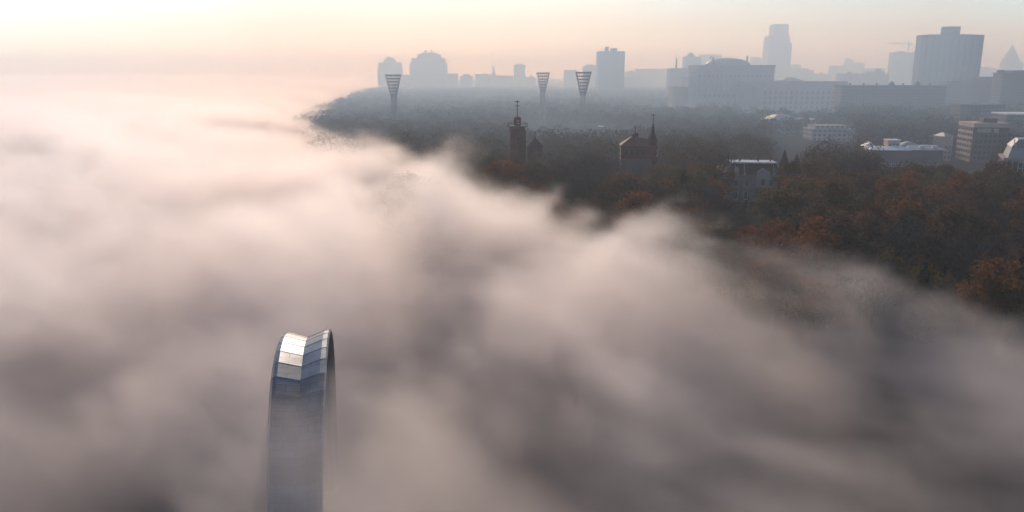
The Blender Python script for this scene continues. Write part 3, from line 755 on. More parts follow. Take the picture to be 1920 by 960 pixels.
LOW = [(863, 886, 142, 2500, 'low pale block on the horizon just beyond the stepped tower'),
       (891, 916, 139, 2700, 'pale flat block on the horizon beside the church spire'),
       (917, 962, 141.5, 2800, 'long low hazy terrace below the church spire'),
       (963, 984, 122, 2800, 'small hazy high-rise alone on the horizon over the woods'),
       (985, 1004, 144, 2900, 'low pale block between the lone high-rise and slender floodlight'),
       (1057, 1081, 131, 2700, 'pale hazy block between the two floodlights over the woods'),
       (1092, 1122, 124, 2500, 'hazy high block touching the tall office tower'),
       (1173, 1192, 134, 2900, 'faint low block just past the tall office tower'),
       (1190, 1232, 129, 3000, 'faint long block midway from office tower to chimney'),
       (1172, 1204, 146, 2100, 'dim low-rise with flat roof at the foot of the office tower'),
       (1232, 1255, 130, 3100, 'faint block next to the chimney block'),
       (1482, 1500, 121, 3300, 'faint tower close beside the tall skyscraper'),
       (1495, 1524, 131, 2500, 'hazy block over the wing roof of the domed building'),
       (1522, 1556, 138, 3000, 'low faint terrace over the end of the long wing'),
       (1556, 1580, 123, 3600, 'faint far tower over the end of the long wing'),
       (1584, 1600, 113, 3700, 'very faint twin-topped tower in the haze'),
       (1602, 1620, 118, 3700, 'very faint ragged tower beside the twin-topped one'),
       (1626, 1660, 128, 3300, 'very faint low block short of the crane'),
       (1838, 1866, 128, 3200, 'faint stepped block between dark tower and pyramid tower')]
for i, (a, c, pt, Y, lab) in enumerate(LOW):
    st = [(a + (c - a) * .2, a + (c - a) * .75, pt - 3)] if i % 3 == 0 else []
    bx = [(a + (c - a) * .55, a + (c - a) * .72, pt - 2.5)] if i % 3 == 1 else []
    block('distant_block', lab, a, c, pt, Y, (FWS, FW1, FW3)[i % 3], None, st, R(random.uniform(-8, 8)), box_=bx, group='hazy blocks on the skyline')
# church spire
p, wd, ha = site(921, 930, 118, 2700)
t = thing('church_tower', 'faint church spire on the horizon over the woods', 'church', p)
b = MB(); b.box(-wd / 2, wd / 2, 0, wd, 0, ha * .62); b.build('tower', STONE, t)
b = MB(); b.frust(0, wd / 2, ha * .62, ha * .75, wd * .45, wd * .3, 8); b.frust(0, wd / 2, ha * .75, ha, wd * .3, .1, 8); b.build('spire', ZINC, t)
# pyramid-topped tower
r, X, h, D, base = block('pyramid_tower', 'faint far tower with steep pyramid top near the frame edge', 1887, 1917, 118, 2900, FWS, 50)
zt_ = at(1903, 83, 2900).z - base.z
b = MB(); b.hip(X(1889), X(1916), 2, 48, h, h + (zt_ - h) * .5, 12, 11); b.hip(X(1889) + 12, X(1916) - 12, 13, 37, h + (zt_ - h) * .5, zt_, (X(1916) - X(1889)) / 2 - 12.3, 11.8); b.build('pyramid_roof', CONC_D, r)
# tower under construction and its crane
r, X, h, D, base = block('unfinished_tower', 'unfinished apartment tower below the tower crane', 1677, 1722, 98, 2100, FW1, 40, box_=[(1690, 1700, 96)])
b = MB(); b.box(X(1716) + .01, X(1729), 45, 70, 0, h + 1); b.build('rear_block', FWS, r)
p, _, ha = site(1698.5, 1700.5, 76, 2090)
t = thing('tower_crane', 'tower crane with long jib over the unfinished tower', 'crane', p)
kx = lambda px: at(px, 82, 2090).x - p.x
zj = at(1700, 82, 2090).z - p.z
b = MB()
for sx in (-1, 1):
    for sy in (-1, 1): b.bar((sx * 1.2, sy * 1.2, 0), (sx * 1.2, sy * 1.2, zj), .42)
for k in range(int(zj / 6)): b.bar((-1.2, -1.2, k * 6), (1.2, -1.2, k * 6 + 6), .2); b.bar((1.2, 1.2, k * 6), (-1.2, 1.2, k * 6 + 6), .2)
b.build('mast', STEEL, t)
b = MB(); b.frust(0, 0, zj, ha, 1.6, .3, 4); b.bar((0, 0, ha), (kx(1675), 0, zj + 1.2), .2); b.bar((0, 0, ha), (kx(1709), 0, zj + 1.2), .2); b.build('apex', STEEL, t)
b = MB(); b.bar((0, -.8, zj), (kx(1661), -.8, zj), .5); b.bar((0, .8, zj), (kx(1661), .8, zj), .5); b.bar((0, 0, zj + 1.6), (kx(1661), 0, zj + .6), .45)
n = 16
for k in range(n):
    xa, xb = kx(1661) * k / n, kx(1661) * (k + 1) / n
    b.bar((xa, -.8, zj), (xb, 0, zj + 1.4), .16); b.bar((xb, .8, zj), (xa, 0, zj + 1.4), .16)
b.build('jib', STEEL, t)
b = MB(); b.box(0, kx(1711), -1, 1, zj - .3, zj + .5); b.box(kx(1706), kx(1711), -1.2, 1.2, zj - 3.5, zj - .31); b.build('counter_jib', STEEL, t)
b = MB(); b.box(-2.6, -1.3, -1.6, 1.6, zj - 4.5, zj - 1.5); b.build('cab', GLASS, t)
# mid distance town on the right
r, X, h, D, base = block('long_block', 'long low-lit block with flat roof beyond the wing of the domed building', 1574, 1664, 138, 1700, FW1, 24, [(1625, 1658, 134)], R(-3), box_=[(1645, 1654, 129), (1594, 1600, 135)])
r, X, h, D, base = block('gabled_block', 'long dark apartment block with two small roof gables', 1578, 1768, 160, 860, FW2, 22, [], R(-4))
for px in (1673, 1720):
    b = MB(); x = X(px); b.box(x - 2.6, x + 2.6, 0.4, 5, h, h + 1.2); b.add([(x - 2.6, .4, h + 1.2), (x + 2.6, .4, h + 1.2), (x + 2.6, 5, h + 1.2), (x - 2.6, 5, h + 1.2), (x, .4, h + 4.4), (x, 5, h + 4.4)], [(0, 1, 4), (1, 2, 5, 4), (2, 3, 5), (3, 0, 4, 5)]); b.build('gable', CONC_D, r)
for x in lin(X(1590), X(1760), 7): b = MB(); b.box(x - .7, x + .7, 9, 10.4, h, h + 2.2); b.build('chimney', BRICK2, r)
block('town_block', 'dark low block at the foot of the ribbed tower', 1772, 1862, 152, 980, FW2, 20, [(1800, 1850, 149)], R(3))
block('town_block', 'dark block with ragged roofline at the frame edge under the pyramid tower', 1876, 1960, 136, 900, FW2, 20, [(1900, 1950, 132)], R(-3), box_=[(1882, 1890, 131)])
block('town_block', 'low dark block between the ribbed tower and ragged block', 1836, 1884, 144, 1080, FW2, 20, [], R(2))
block('town_block', 'dim flat-roofed block with pale roof behind the six-storey office', 1888, 1975, 213, 600, FW2, 26, [], R(-8), roofm=WHITEROOF)
block('town_block', 'dim old block behind the pale six-storey office', 1800, 1880, 196, 660, FW2, 18, [], R(-5))
# pale pavilion roofs in the park
r, X, h, D, base = block('park_pavilion', 'long pale low building in the trees below the domed building', 1440, 1540, 224, 690, FWS, 26, [], R(4), roofm=GREYROOF)
b = MB(); b.hip(X(1448), X(1500), 2, 24, h + .01, h + 3.5, 7, 7); b.build('raised_roof', GREYROOF, r)
r, X, h, D, base = block('park_pavilion', 'pale terraced building with stepped roof among the park trees', 1522, 1602, 242, 600, FWS, 22, [(1530, 1592, 236)], R(-4), roofm=GREYROOF)

# ------------------------------------------------------------------ low white-roofed hall
def white_hall():
    Y = 448.0
    base, wd, h = site(1634, 1772, 279, Y)
    clear(base.x - 26, base.x + 26, Y - 40, Y + 26)
    g = base.z
    def X(px): return at(px, 280, Y).x - base.x
    def Z(py): return at(1700, py, Y).z - g
    root = thing('white_roofed_hall', 'low rambling hall with white metal roofs among dark trees', 'building', base, R(-7))
    b = MB(); b.box(X(1640), X(1766), 0, 22, -1, h - .8); b.build('wall', CONC_D, root)
    b = MB(); b.hip(X(1632), X(1708), -2, 14, h - .8, h + .7, 3, 5); b.build('front_roof', WHITEROOF, root)
    b = MB(); b.hip(X(1700), X(1772), -1, 24, h - .6, h + 1.1, 4, 9); b.build('side_roof', GREYROOF, root)
    b = MB(); b.hip(X(1640), X(1660), 14.5, 24, h - .3, h + 2.4, 3.5, 3.6); b.build('rear_roof', WHITEROOF, root)
    b = MB(); b.box(X(1674), X(1696), 8, 15, h + .72, Z(266)); b.build('loft', PINKSTONE, root)
    b = MB(); b.box(X(1673), X(1697), 7.6, 15.4, Z(266) + .002, Z(264.5)); b.build('loft_roof', WHITEROOF, root)
    b = MB(); b.hip(X(1696) + .01, X(1740), 9, 20, h + .5, Z(269), 6, 4); b.build('ridge_roof', GREYROOF, root)
    for px in (1731, 1754):
        b = MB(); x = X(px); b.box(x - 1.3, x + 1.3, 3, 5, h + .3, h + 1.6); b.build('skylight', WHITEROOF, root)
    windows(root, lin(X(1645), X(1762), 12), [1.0], -.002, 1.8, 1.6)
    windows(root, lin(X(1676), X(1695), 3), [h + 1.2], 7.998, 1.2, 1.0)
white_hall()

# ------------------------------------------------------------------ six-storey office with its pinkish end wall lit by the sun
def office():
    Y = 470.0
    base, _, _ = site(1788, 1872, 228, Y)
    g = base.z
    corner = at(1819, 296, Y)
    h = at(1824, 231, Y).z - g
    root = thing('six_storey_office', 'grey six-storey office slab with sunlit pinkish striped end wall', 'building', (corner.x, Y, g), R(-9))
    L, D = 19.0, 23.0
    b = MB(); b.box(0, L, 0, D, -1, h - 2.4); b.build('wall', CONC_D, root)
    b = MB(); b.box(-.25, L + .2, -.2, D + .2, h - 2.4, h); b.build('parapet', PINKSTONE, root)
    b = MB(); b.box(L * .35, L * .75, 5, 12, h + .002, h + 2.6); b.build('roof_hut', CONC_D, root)
    for k in range(6):
        b = MB(); z = 1.0 + (h - 3.6) * k / 6; b.box(-.24, -.003, .3, D - .3, z - .2, z + 1.0); b.build('spandrel', PINKSTONE, root)
    st = (h - 3.6) / 6
    me = win_mesh(2.2, st - 1.5, 'plain', FRAME, GLASS)
    for k in range(6):
        for y in lin(.6, D - .6, 6): put('window', me, root, (-.003, y, 2.25 + st * k), R(-90))
    for z in (h - 5.0,): windows(root, [3.0, 5.6, 8.2, 12.2], [z], -.003, 2.0, 1.7, glass=PALE)
    windows(root, lin(1, L - 1, 7), [2.25 + st * k for k in range(5)], -.003, 1.5, 1.5, frame=CONC_D)
    r2, w2, h2 = site(1768, 1786, 256, 478)
    t = thing('side_house', 'narrow pinkish house tucked beside the striped office', 'house', r2, R(8))
    b = MB(); b.box(-w2 / 2, w2 / 2, 0, 10, -1, h2); b.build('wall', PINKSTONE, t)
    b = MB(); b.hip(-w2 / 2 - .3, w2 / 2 + .3, -.3, 10.3, h2, h2 + 2.0, 2.4, 4); b.build('roof', GREYROOF, t)
    windows(t, lin(-w2 / 2 + .4, w2 / 2 - .4, 2), [1.5, 4.5, 7.5], -.002, 1.0, 1.6)
office()

# ------------------------------------------------------------------ ornate corner house with glass bay
def ornate():
    Y = 318.0
    base, _, _ = site(1872, 1960, 292, Y)
    g = base.z
    c = at(1868, 380, Y)
    h = at(1884, 296, Y).z - g
    root = thing('corner_house', 'ornate stone apartment house with blue glass bay and ribbed metal roof', 'building', (c.x + 1.0, Y, g), R(-26))
    L, D = 22.0, 20.0
    b = MB(); b.box(0, L, 0, D, -1, h - 1)
    for k in range(1, 7): b.box(-.25, L, -.25, D, (h - 1) * k / 7, (h - 1) * k / 7 + .35)
    b.box(-.5, L + .5, -.5, D + .5, h - 1, h)
    b.build('wall', mat('pinkish_stone', (0.36, 0.29, 0.26), .85, var=.2, scale=.4), root)
    r1 = at(1900, 262, Y).z - g
    b = MB(); b.hip(1.0, L - .5, 1.0, D - .5, h + .002, r1 - 3, 1.2, 1.2); b.build('attic', GREYROOF, root)
    b = MB(); b.hip(1.8, L - 1.4, 1.8, D - 1.4, r1 - 3 + .002, r1, 2.6, 2.6); b.build('upper_roof', GREYROOF, root)
    b = MB()
    for x in lin(2.2, L - 1.8, 14): b.bar((x, 1.7, r1 - 2.9), (x + .0, 4.3, r1 + .12), .16)
    b.build('roof_ribs', STEEL, root)
    # glass bay
    b = MB(); b.prism([(3.2, -.253), (4.6, -1.6), (9.6, -1.6), (11.0, -.253)], 3.0, h - 1.4); bay = b.build('glass_bay', BLUEGLASS, root)
    b = MB()
    for x in (4.6, 6.2, 8.0, 9.6): b.box(x - .12, x + .12, -1.85, -1.603, 3.0, h - 1.4)
    for k in range(8): z = 3.0 + (h - 4.6) * k / 7; b.box(4.5, 9.7, -1.75, -1.603, z, z + .18)
    b.build('mullions', FRAME, bay)
    b = MB(); b.box(6.7, 7.5, -2.1, -1.86, 4.0, h - 3.0); b.box(5.2, 9.0, -2.1, -1.86, h * .62, h * .62 + .6); b.build('white_pilaster', FRAME, root)
    zs = [1.0 + (h - 1) * k / 7 for k in range(7)]
    windows(root, [1.7, 12.8, 15.2, 17.6, 20.0], zs, -.003, 1.2, 1.9)
    windows(root, lin(1, D - 1, 6), zs, -.003, 1.3, 1.9, R(-90))
    me = MB(); me.box(-.9, .9, -.9, -.25, 0, .15)
    for k in range(9): x = -.85 + 1.7 * k / 8; me.box(x - .03, x + .03, -.88, -.82, .15, 1.05)
    me.box(-.9, .9, -.9, -.8, 1.05, 1.12)
    bm_ = me.mesh('balcony', IRON)
    for z in zs[1:]:
        for x in (1.7, 15.2): put('balcony', bm_, root, (x, -.01, z - .35))
        for y in (3.0, 9.5): put('balcony', bm_, root, (-.01, y, z - .35), R(-90))
ornate()

# ------------------------------------------------------------------ stadium stand and its little shelter
p, wd, ha = site(1005, 1112, 250, 640)
clear(p.x - 40, p.x + 40, 560, 760)
t = thing('stadium_stand', 'low pale stadium stand between the floodlight masts', 'stand', (p.x, 640, p.z), R(-3))
b = MB()
for k in range(8): b.box(-22, 22, k * 1.1, 9, .02 + k * .5, .5 + k * .5 - .002)
b.build('benches', CONC, t)
b = MB(); b.box(-22.2, 22.2, 9.1, 9.4, 0, 6.0); b.build('rear_wall', PALE, t)
p, wd, ha = site(1121, 1132, 236.5, 600)
t = thing('shelter', 'tiny open shelter with gleaming white slanted roof in the clearing', 'shelter', p, R(-10))
b = MB(); b.add([(-2.4, -1.5, ha + .2), (2.4, -1.5, ha - .35), (2.4, 1.5, ha - .2), (-2.4, 1.5, ha + .35), (-2.4, -1.5, ha + .05), (2.4, -1.5, ha - .5), (2.4, 1.5, ha - .35), (-2.4, 1.5, ha + .2)],
                [(0, 1, 2, 3), (7, 6, 5, 4), (0, 4, 5, 1), (1, 5, 6, 2), (2, 6, 7, 3), (3, 7, 4, 0)]); b.build('roof', WHITEROOF, t)
for x in (-2.1, 2.1):
    b = MB(); b.bar((x, 0, -.3), (x, 0, ha - .3 - x * .12), .1, 6); b.build('post', STEEL, t)

# ------------------------------------------------------------------ cars in the street
def car(colour):
    root = thing('parked_car', '', 'car', (0, 0, 0), 0, 'cars parked in the street')
    prof = [(-2.15, .35), (-2.2, .75), (-1.55, .92), (-.75, .98), (1.45, .98), (2.05, .92), (2.15, .6), (2.1, .35)]
    b = MB(); n = len(prof)
    b.add([(x, -.86, z) for x, z in prof] + [(x, .86, z) for x, z in prof], [tuple(range(n)), tuple(range(2 * n - 1, n - 1, -1))] + [(i, n + i, n + (i + 1) % n, (i + 1) % n) for i in range(n)])
    b.build('body', colour, root)
    b = MB(); b.hip(-1.15, 1.75, -.8, .8, .982, 1.47, .62, .14); b.build('windows', GLASS, root)
    b = MB(); b.box(-.5, 1.1, -.64, .64, 1.472, 1.5); b.build('roof', colour, root)
    for x in (-1.35, 1.35):
        for y in (-.8, .8):
            b = MB(); b.bar((x, y - .1, .32), (x, y + .1, .32), .32, 12); b.build('wheel', IRON, root)
    for y in (-.6, .6):
        b = MB(); b.box(-2.24, -2.19, y - .18, y + .18, .62, .76); b.build('headlight', FRAME, root)
    return root
CARC = [mat('white_car_paint', (.7, .7, .7), .25, .0, var=.03, spec=.6), mat('silver_car_paint', (.45, .46, .48), .25, .5, var=.03, spec=.6), mat('black_car_paint', (.02, .02, .022), .2, 0, var=.03, spec=.6)]
CARS = [(1797, 350, 0, 'white car in the street between trees and the corner house', 20), (1808, 343, 1, 'silver car, farther one of the pair in the street', 35), (1836, 357, 1, 'silver car parked by the kerb near the corner house', 15),
        (1850, 366, 2, 'black car parked closest to the ornate corner house', 15), (1772, 361, 2, 'black car half behind the autumn trees', 20), (1762, 356, 0, 'white car half behind the autumn trees', 20), (1891, 397, 0, 'white car at the foot of the glass bay', 20)]
for px, py, c, lab, rz in CARS:
    z = PLAT - 3.4
    p = atz(px, py, z)
    o = car(CARC[c]); o.location = (p.x, p.y, gz(p.x, p.y) + .012); o.rotation_euler = (0, 0, R(rz)); o['label'] = lab
    clear(p.x - 9, p.x + 9, p.y - 20, p.y + 7)
# ------------------------------------------------------------------ ground, river, street
def sheet(name, xs, ys, zf, m):
    X, Y = np.meshgrid(xs, ys); Z = zf(X, Y)
    n, k = X.shape
    co = np.stack([X, Y, Z], -1).reshape(-1, 3)
    i = np.arange(n * k).reshape(n, k)
    q = np.stack([i[:-1, :-1], i[:-1, 1:], i[1:, 1:], i[1:, :-1]], -1).reshape(-1, 4)
    o = put(name, np_mesh(name, co, q, m))
    for p in o.data.polygons: p.use_smooth = True
    return o
def np_mesh(name, co, quads, m, tint=None):
    me = bpy.data.meshes.new(name)
    nv, nf, kk = len(co), len(quads), quads.shape[1]
    me.vertices.add(nv); me.vertices.foreach_set('co', np.ascontiguousarray(co, dtype=np.float32).ravel())
    me.loops.add(nf * kk); me.loops.foreach_set('vertex_index', np.ascontiguousarray(quads, dtype=np.int32).ravel())
    me.polygons.add(nf); me.polygons.foreach_set('loop_start', np.arange(0, nf * kk, kk, dtype=np.int32))
    if tint is not None:
        a = me.attributes.new('tint', 'FLOAT', 'FACE'); a.data.foreach_set('value', np.ascontiguousarray(tint, dtype=np.float32))
    me.materials.append(m); me.update(calc_edges=True)
    return me
GROUND = mat('leaf_litter_ground', (0.045, 0.036, 0.026), 0.95, var=.3, scale=.05, spec=0.0, col2=(0.026, 0.026, 0.02))
xs = np.concatenate([np.linspace(-6000, -700, 30)[:-1], np.linspace(-700, 700, 141), np.linspace(700, 6000, 30)[1:]])
ys = np.concatenate([np.linspace(-500, -60, 8)[:-1], np.linspace(-60, 800, 100), np.linspace(800, 8500, 50)[1:]])
tag(sheet('ground', xs, ys, ground, GROUND), kind='structure')
RIVER = mat('river_water', (0.02, 0.028, 0.03), 0.25, var=.2, scale=.02, spec=.4)
tag(sheet('river', np.linspace(-6000, 1500, 8), np.linspace(-500, 8500, 8), lambda x, y: 0 * x + 0.3, RIVER), kind='structure')
def strip(name, pts, w_, m, dz, off=0.0):
    """a ribbon along pts that follows the ground"""
    b = MB(); L = []
    for i, (x, y) in enumerate(pts):
        a, c = pts[max(0, i - 1)], pts[min(len(pts) - 1, i + 1)]
        d = Vector((c[0] - a[0], c[1] - a[1], 0)).normalized(); n = Vector((-d.y, d.x, 0))
        for s_ in (-w_ / 2, w_ / 2):
            q = Vector((x, y, 0)) + n * (s_ + off); L.append((q.x, q.y, gz(q.x, q.y) + dz))
    k = len(pts)
    b.add(L, [(2 * i, 2 * i + 1, 2 * i + 3, 2 * i + 2) for i in range(k - 1)])
    return b.build(name, m)
def curve(ctrl, n):
    P = [Vector((*c, 0)) for c in ctrl]; out = []
    for i in range(len(P) - 1):
        a, b_, c, d = P[max(0, i - 1)], P[i], P[i + 1], P[min(len(P) - 1, i + 2)]
        for k in range(n):
            t = k / n
            q = 0.5 * ((2 * b_) + (c - a) * t + (2 * a - 5 * b_ + 4 * c - d) * t * t + (3 * b_ - a - 3 * c + d) * t ** 3)
            out.append((q.x, q.y))
    out.append((P[-1].x, P[-1].y)); return out
road_pts = curve([(330, 180), (262, 245), (203, 312), (178, 350), (158, 400)], 14)
tag(strip('road', road_pts, 10.0, ASPH, 0.03), kind='structure')
tag(strip('pavement', road_pts, 3.0, CONC_D, 0.14, 7.0), kind='structure')
tag(strip('pavement', road_pts, 3.0, CONC_D, 0.14, -7.0), kind='structure')
tag(strip('road_marking', road_pts, 0.22, WPAINT, 0.045), kind='structure')

# ------------------------------------------------------------------ trees
def leaf_mat(name, cols, trans=0.45):
    """leaves: a tint per clump (face attribute) and per tree (object random) runs through the ramp; light passes through"""
    m = bpy.data.materials.new(name); m.use_nodes = True
    t = m.node_tree; t.nodes.clear()
    o = t.nodes.new('ShaderNodeOutputMaterial')
    at_ = t.nodes.new('ShaderNodeAttribute'); at_.attribute_name = 'tint'
    oi = t.nodes.new('ShaderNodeObjectInfo')
    g = G(t)
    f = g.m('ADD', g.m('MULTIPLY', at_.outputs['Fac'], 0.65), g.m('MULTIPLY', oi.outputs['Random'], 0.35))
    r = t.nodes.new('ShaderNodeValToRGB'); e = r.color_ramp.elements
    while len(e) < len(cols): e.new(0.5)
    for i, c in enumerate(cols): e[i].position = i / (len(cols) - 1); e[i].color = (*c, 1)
    t.links.new(f, r.inputs[0])
    d = t.nodes.new('ShaderNodeBsdfDiffuse'); tr = t.nodes.new('ShaderNodeBsdfTranslucent'); mx = t.nodes.new('ShaderNodeMixShader')
    mx.inputs[0].default_value = trans
    for n in (d, tr): t.links.new(r.outputs[0], n.inputs[0])
    t.links.new(d.outputs[0], mx.inputs[1]); t.links.new(tr.outputs[0], mx.inputs[2]); t.links.new(mx.outputs[0], o.inputs[0])
    return m
LM = {'rust': leaf_mat('rust_leaves', [(.07, .034, .018), (.14, .06, .024), (.215, .083, .026), (.10, .047, .022)]),
      'brown': leaf_mat('brown_leaves', [(.05, .034, .022), (.10, .062, .035), (.07, .05, .034), (.13, .075, .034)]),
      'olive': leaf_mat('olive_leaves', [(.045, .042, .02), (.085, .07, .028), (.13, .09, .03), (.06, .05, .024)]),
      'bare': leaf_mat('bare_twigs', [(.04, .034, .03), (.07, .06, .052), (.055, .046, .04)], 0.05),
      'dark': leaf_mat('evergreen_needles', [(.012, .022, .016), (.022, .036, .022), (.016, .026, .02)], .1)}
WOODM = leaf_mat('woods_leaves', [(.035, .032, .026), (.06, .05, .036), (.075, .055, .034), (.05, .046, .034), (.13, .065, .03)], .2)

def limbs(rng, H, spread):
    """trunk and limbs as bars; returns the tips"""
    b = MB(); tips = []
    tr = H * 0.022 + .06
    p = Vector((0, 0, -.6)); k = Vector((rng.uniform(-.3, .3), rng.uniform(-.3, .3), H * .34))
    b.bar(p, k, tr * 1.25, 7, tr)
    top = k + Vector((rng.uniform(-.6, .6), rng.uniform(-.6, .6), H * .40))
    b.bar(k, top, tr * .9, 6, tr * .35); tips.append(top)
    for i in range(rng.randint(6, 8)):
        a = i * 2.4 + rng.uniform(-.4, .4); t = rng.uniform(0, .75)
        s = k.lerp(top, t); L = spread * rng.uniform(.65, 1.0) * (1 - .45 * t)
        e = s + Vector((math.cos(a) * L, math.sin(a) * L, H * rng.uniform(.12, .30)))
        mid_ = s.lerp(e, .5) + Vector((0, 0, -.3 + rng.uniform(0, .5)))
        b.bar(s, mid_, tr * .55, 5, tr * .4); b.bar(mid_, e, tr * .4, 5, tr * .16); tips.append(e); tips.append(mid_.lerp(e, .4))
        for j in range(3):
            e2 = mid_.lerp(e, rng.uniform(.2, .9)) + Vector((rng.uniform(-1, 1) * L * .4, rng.uniform(-1, 1) * L * .4, rng.uniform(.3, 1) * H * .12))
            b.bar(mid_.lerp(e, .3), e2, tr * .22, 4, tr * .08); tips.append(e2)
    return b, tips
def quads_at(C, size, rs, flat=0.0):
    """random small quads round the centres C"""
    n = len(C)
    a = rs.normal(size=(n, 3)); a /= np.linalg.norm(a, axis=1, keepdims=True)
    b = rs.normal(size=(n, 3)); b -= (a * b).sum(1, keepdims=True) * a; b /= np.linalg.norm(b, axis=1, keepdims=True)
    sz = size * rs.uniform(.55, 1.25, (n, 1))
    a = a * sz * .5; b = b * sz * .5 * rs.uniform(.5, .9, (n, 1))
    co = np.stack([C - a - b * .2, C + b, C + a + b * .1, C - b], 1).reshape(-1, 3)
    return co, np.arange(4 * n).reshape(n, 4)
def proto_tree(kind, seed):
    rng = random.Random(seed); rs = np.random.RandomState(seed)
    if kind == 'dark':
        H = rng.uniform(13, 16); b = MB(); b.bar((0, 0, -.6), (0, 0, H * .95), .24, 7, .03)
        C, T = [], []
        for k in range(2600):
            z = H * (.1 + .9 * (k / 2600.0)); r = (1 - z / H) ** .8 * H * .26 * (0.75 + .35 * math.sin(z * 3.4)); a = rng.uniform(0, 6.283)
            q = r * math.sqrt(rng.uniform(.25, 1)); C.append((q * math.cos(a), q * math.sin(a), z - q * .25 + rng.uniform(-.2, .2))); T.append(rng.random())
        co, q = quads_at(np.array(C), .62, rs)
        return b.mesh('trunk', BARK), np_mesh('crown', co, q, LM[kind], np.array(T))
    H = rng.uniform(11.5, 15.5); sp = H * rng.uniform(.34, .46)
    b, tips = limbs(rng, H, sp)
    C, T = [], []
    if kind == 'bare':
        for tp in tips:
            for j in range(46):
                C.append(np.array(tp) + rs.normal(size=3) * np.array([1.25, 1.25, 1.0]) * sp * .2); T.append(rs.rand())
        n = len(C); C = np.array(C)
        d = rs.normal(size=(n, 3)); d[:, 2] = np.abs(d[:, 2]) + .35; d += C * [.12, .12, 0]; d /= np.linalg.norm(d, axis=1, keepdims=True)
        s_ = np.cross(d, rs.normal(size=(n, 3))); s_ /= np.linalg.norm(s_, axis=1, keepdims=True)
        L = rs.uniform(.7, 1.7, (n, 1)); w_ = rs.uniform(.035, .075, (n, 1))
        co = np.stack([C - s_ * w_, C + s_ * w_, C + d * L + s_ * w_ * .3, C + d * L - s_ * w_ * .3], 1).reshape(-1, 3)
        return b.mesh('trunk', BARK), np_mesh('crown', co, np.arange(4 * n).reshape(n, 4), LM[kind], np.array(T))
    # leaf clumps at the limb tips, each with its own tint, ragged gaps between them
    extra = []
    for i in range(26):
        a = rng.uniform(0, 6.283); u = rng.uniform(-.55, 1); r = math.sqrt(max(0, 1 - u * u)) * rng.uniform(.75, 1.02)
        extra.append(Vector((math.cos(a) * r * sp, math.sin(a) * r * sp, H * .62 + u * H * .34)))
    for tp in tips + extra:
        if rng.random() < .12: continue
        cr = sp * rng.uniform(.17, .33); tint = rng.random(); n = int(72 * (cr / (sp * .25)) ** 2)
        P = rs.normal(size=(n, 3)); P /= np.linalg.norm(P, axis=1, keepdims=True)
        P *= cr * rs.uniform(.35, 1.1, (n, 1)); P[:, 2] *= .72
        C += list(np.array(tp) + P); T += list(np.clip(tint + rs.normal(size=n) * .16, 0, 1))
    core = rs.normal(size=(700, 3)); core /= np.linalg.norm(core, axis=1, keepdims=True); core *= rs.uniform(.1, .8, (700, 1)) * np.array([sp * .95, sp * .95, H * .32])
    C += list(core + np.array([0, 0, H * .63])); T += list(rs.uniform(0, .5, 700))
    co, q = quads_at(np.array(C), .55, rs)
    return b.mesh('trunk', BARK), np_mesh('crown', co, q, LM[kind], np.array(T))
PROTO = {k: [proto_tree(k, 11 * i + j * 100 + 5) for j in range(n)] for i, (k, n) in enumerate((('rust', 4), ('brown', 4), ('olive', 3), ('bare', 4), ('dark', 2)))}

def free(x, y, r):
    return not any(a - r < x < c + r and b - r < y < d + r for a, c, b, d in FOOT)
def near_road(x, y, w_=9.5):
    return min((x - a) ** 2 + (y - b) ** 2 for a, b in road_pts) < w_ * w_
def front_clear(x, y):
    """keep sight lines to the facades that the photograph shows"""
    for bx0, bx1, by, zt in SIGHT:
        if bx0 * (y / by) < x < bx1 * (y / by) and by - 260 < y < by:
            top = gz(x, y) + 20
            if CAMZ + (zt - CAMZ) * (y / by) < top: return False
    px = 960 + F * x / (y * math.cos(PITCH) + 48 * math.sin(PITCH))
    for a, b, y0, y1 in ((1440, 1518, 326, 445), (1158, 1245, 360, 480), (948, 1025, 364, 480), (1350, 1440, 334, 400)):     # trees left out on purpose so pale mist backs the tall roofs
        if a < px < b and y0 < y < y1: return False
    return True
def sight(px0, px1, pylow, Y):
    a, b = at(px0, pylow, Y), at(px1, pylow, Y); SIGHT.append((a.x, b.x, Y, a.z))
SIGHT = []
sight(957, 1018, 296, 360); sight(1163, 1236, 304, 352); sight(1366, 1462, 372, 318); sight(1344, 1370, 332, 320); sight(1455, 1506, 332, 318)
sight(1380, 1576, 207, 1054); sight(1636, 1770, 284, 448); sight(1784, 1872, 294, 470); sight(1868, 1930, 368, 318)
sight(1440, 1602, 250, 600); sight(1120, 1133, 247, 600); sight(1790, 1848, 352, 330); sight(1089, 1099, 240, 690); sight(1015, 1021, 205, 800)

KLAB = {'rust': 'rust-orange autumn tree', 'brown': 'brown-leaved autumn tree', 'olive': 'olive-yellow autumn tree', 'bare': 'bare tree of dark thin twigs', 'dark': 'dark pointed evergreen tree'}
def zone(x, y):
    px = 960 + F * x / (y * math.cos(PITCH) + 45 * math.sin(PITCH))
    s = float(bluff_s(x, y))
    if s > 14: return 'on the bluff half lost in the fog'
    if px < 1060: return 'around the gallery tower'
    if px < 1300: return 'in the park by the turret house' if y > 290 else 'on the slope in front of the turret house'
    if px < 1520: return 'beside the castle-like house' if y > 280 else 'on the slope in front of the castle-like house'
    if px < 1720: return 'in the park behind the cone turrets' if y > 290 else 'in the dense park at the fog edge'
    return 'by the street near the corner house' if y > 270 else 'in the dark park below the street'
rng = random.Random(21)
spots = []
def try_spot(x, y, dmin, lst):
    for a, b, *_ in lst:
        if abs(a - x) < dmin and abs(b - y) < dmin and (a - x) ** 2 + (b - y) ** 2 < dmin * dmin: return False
    return True
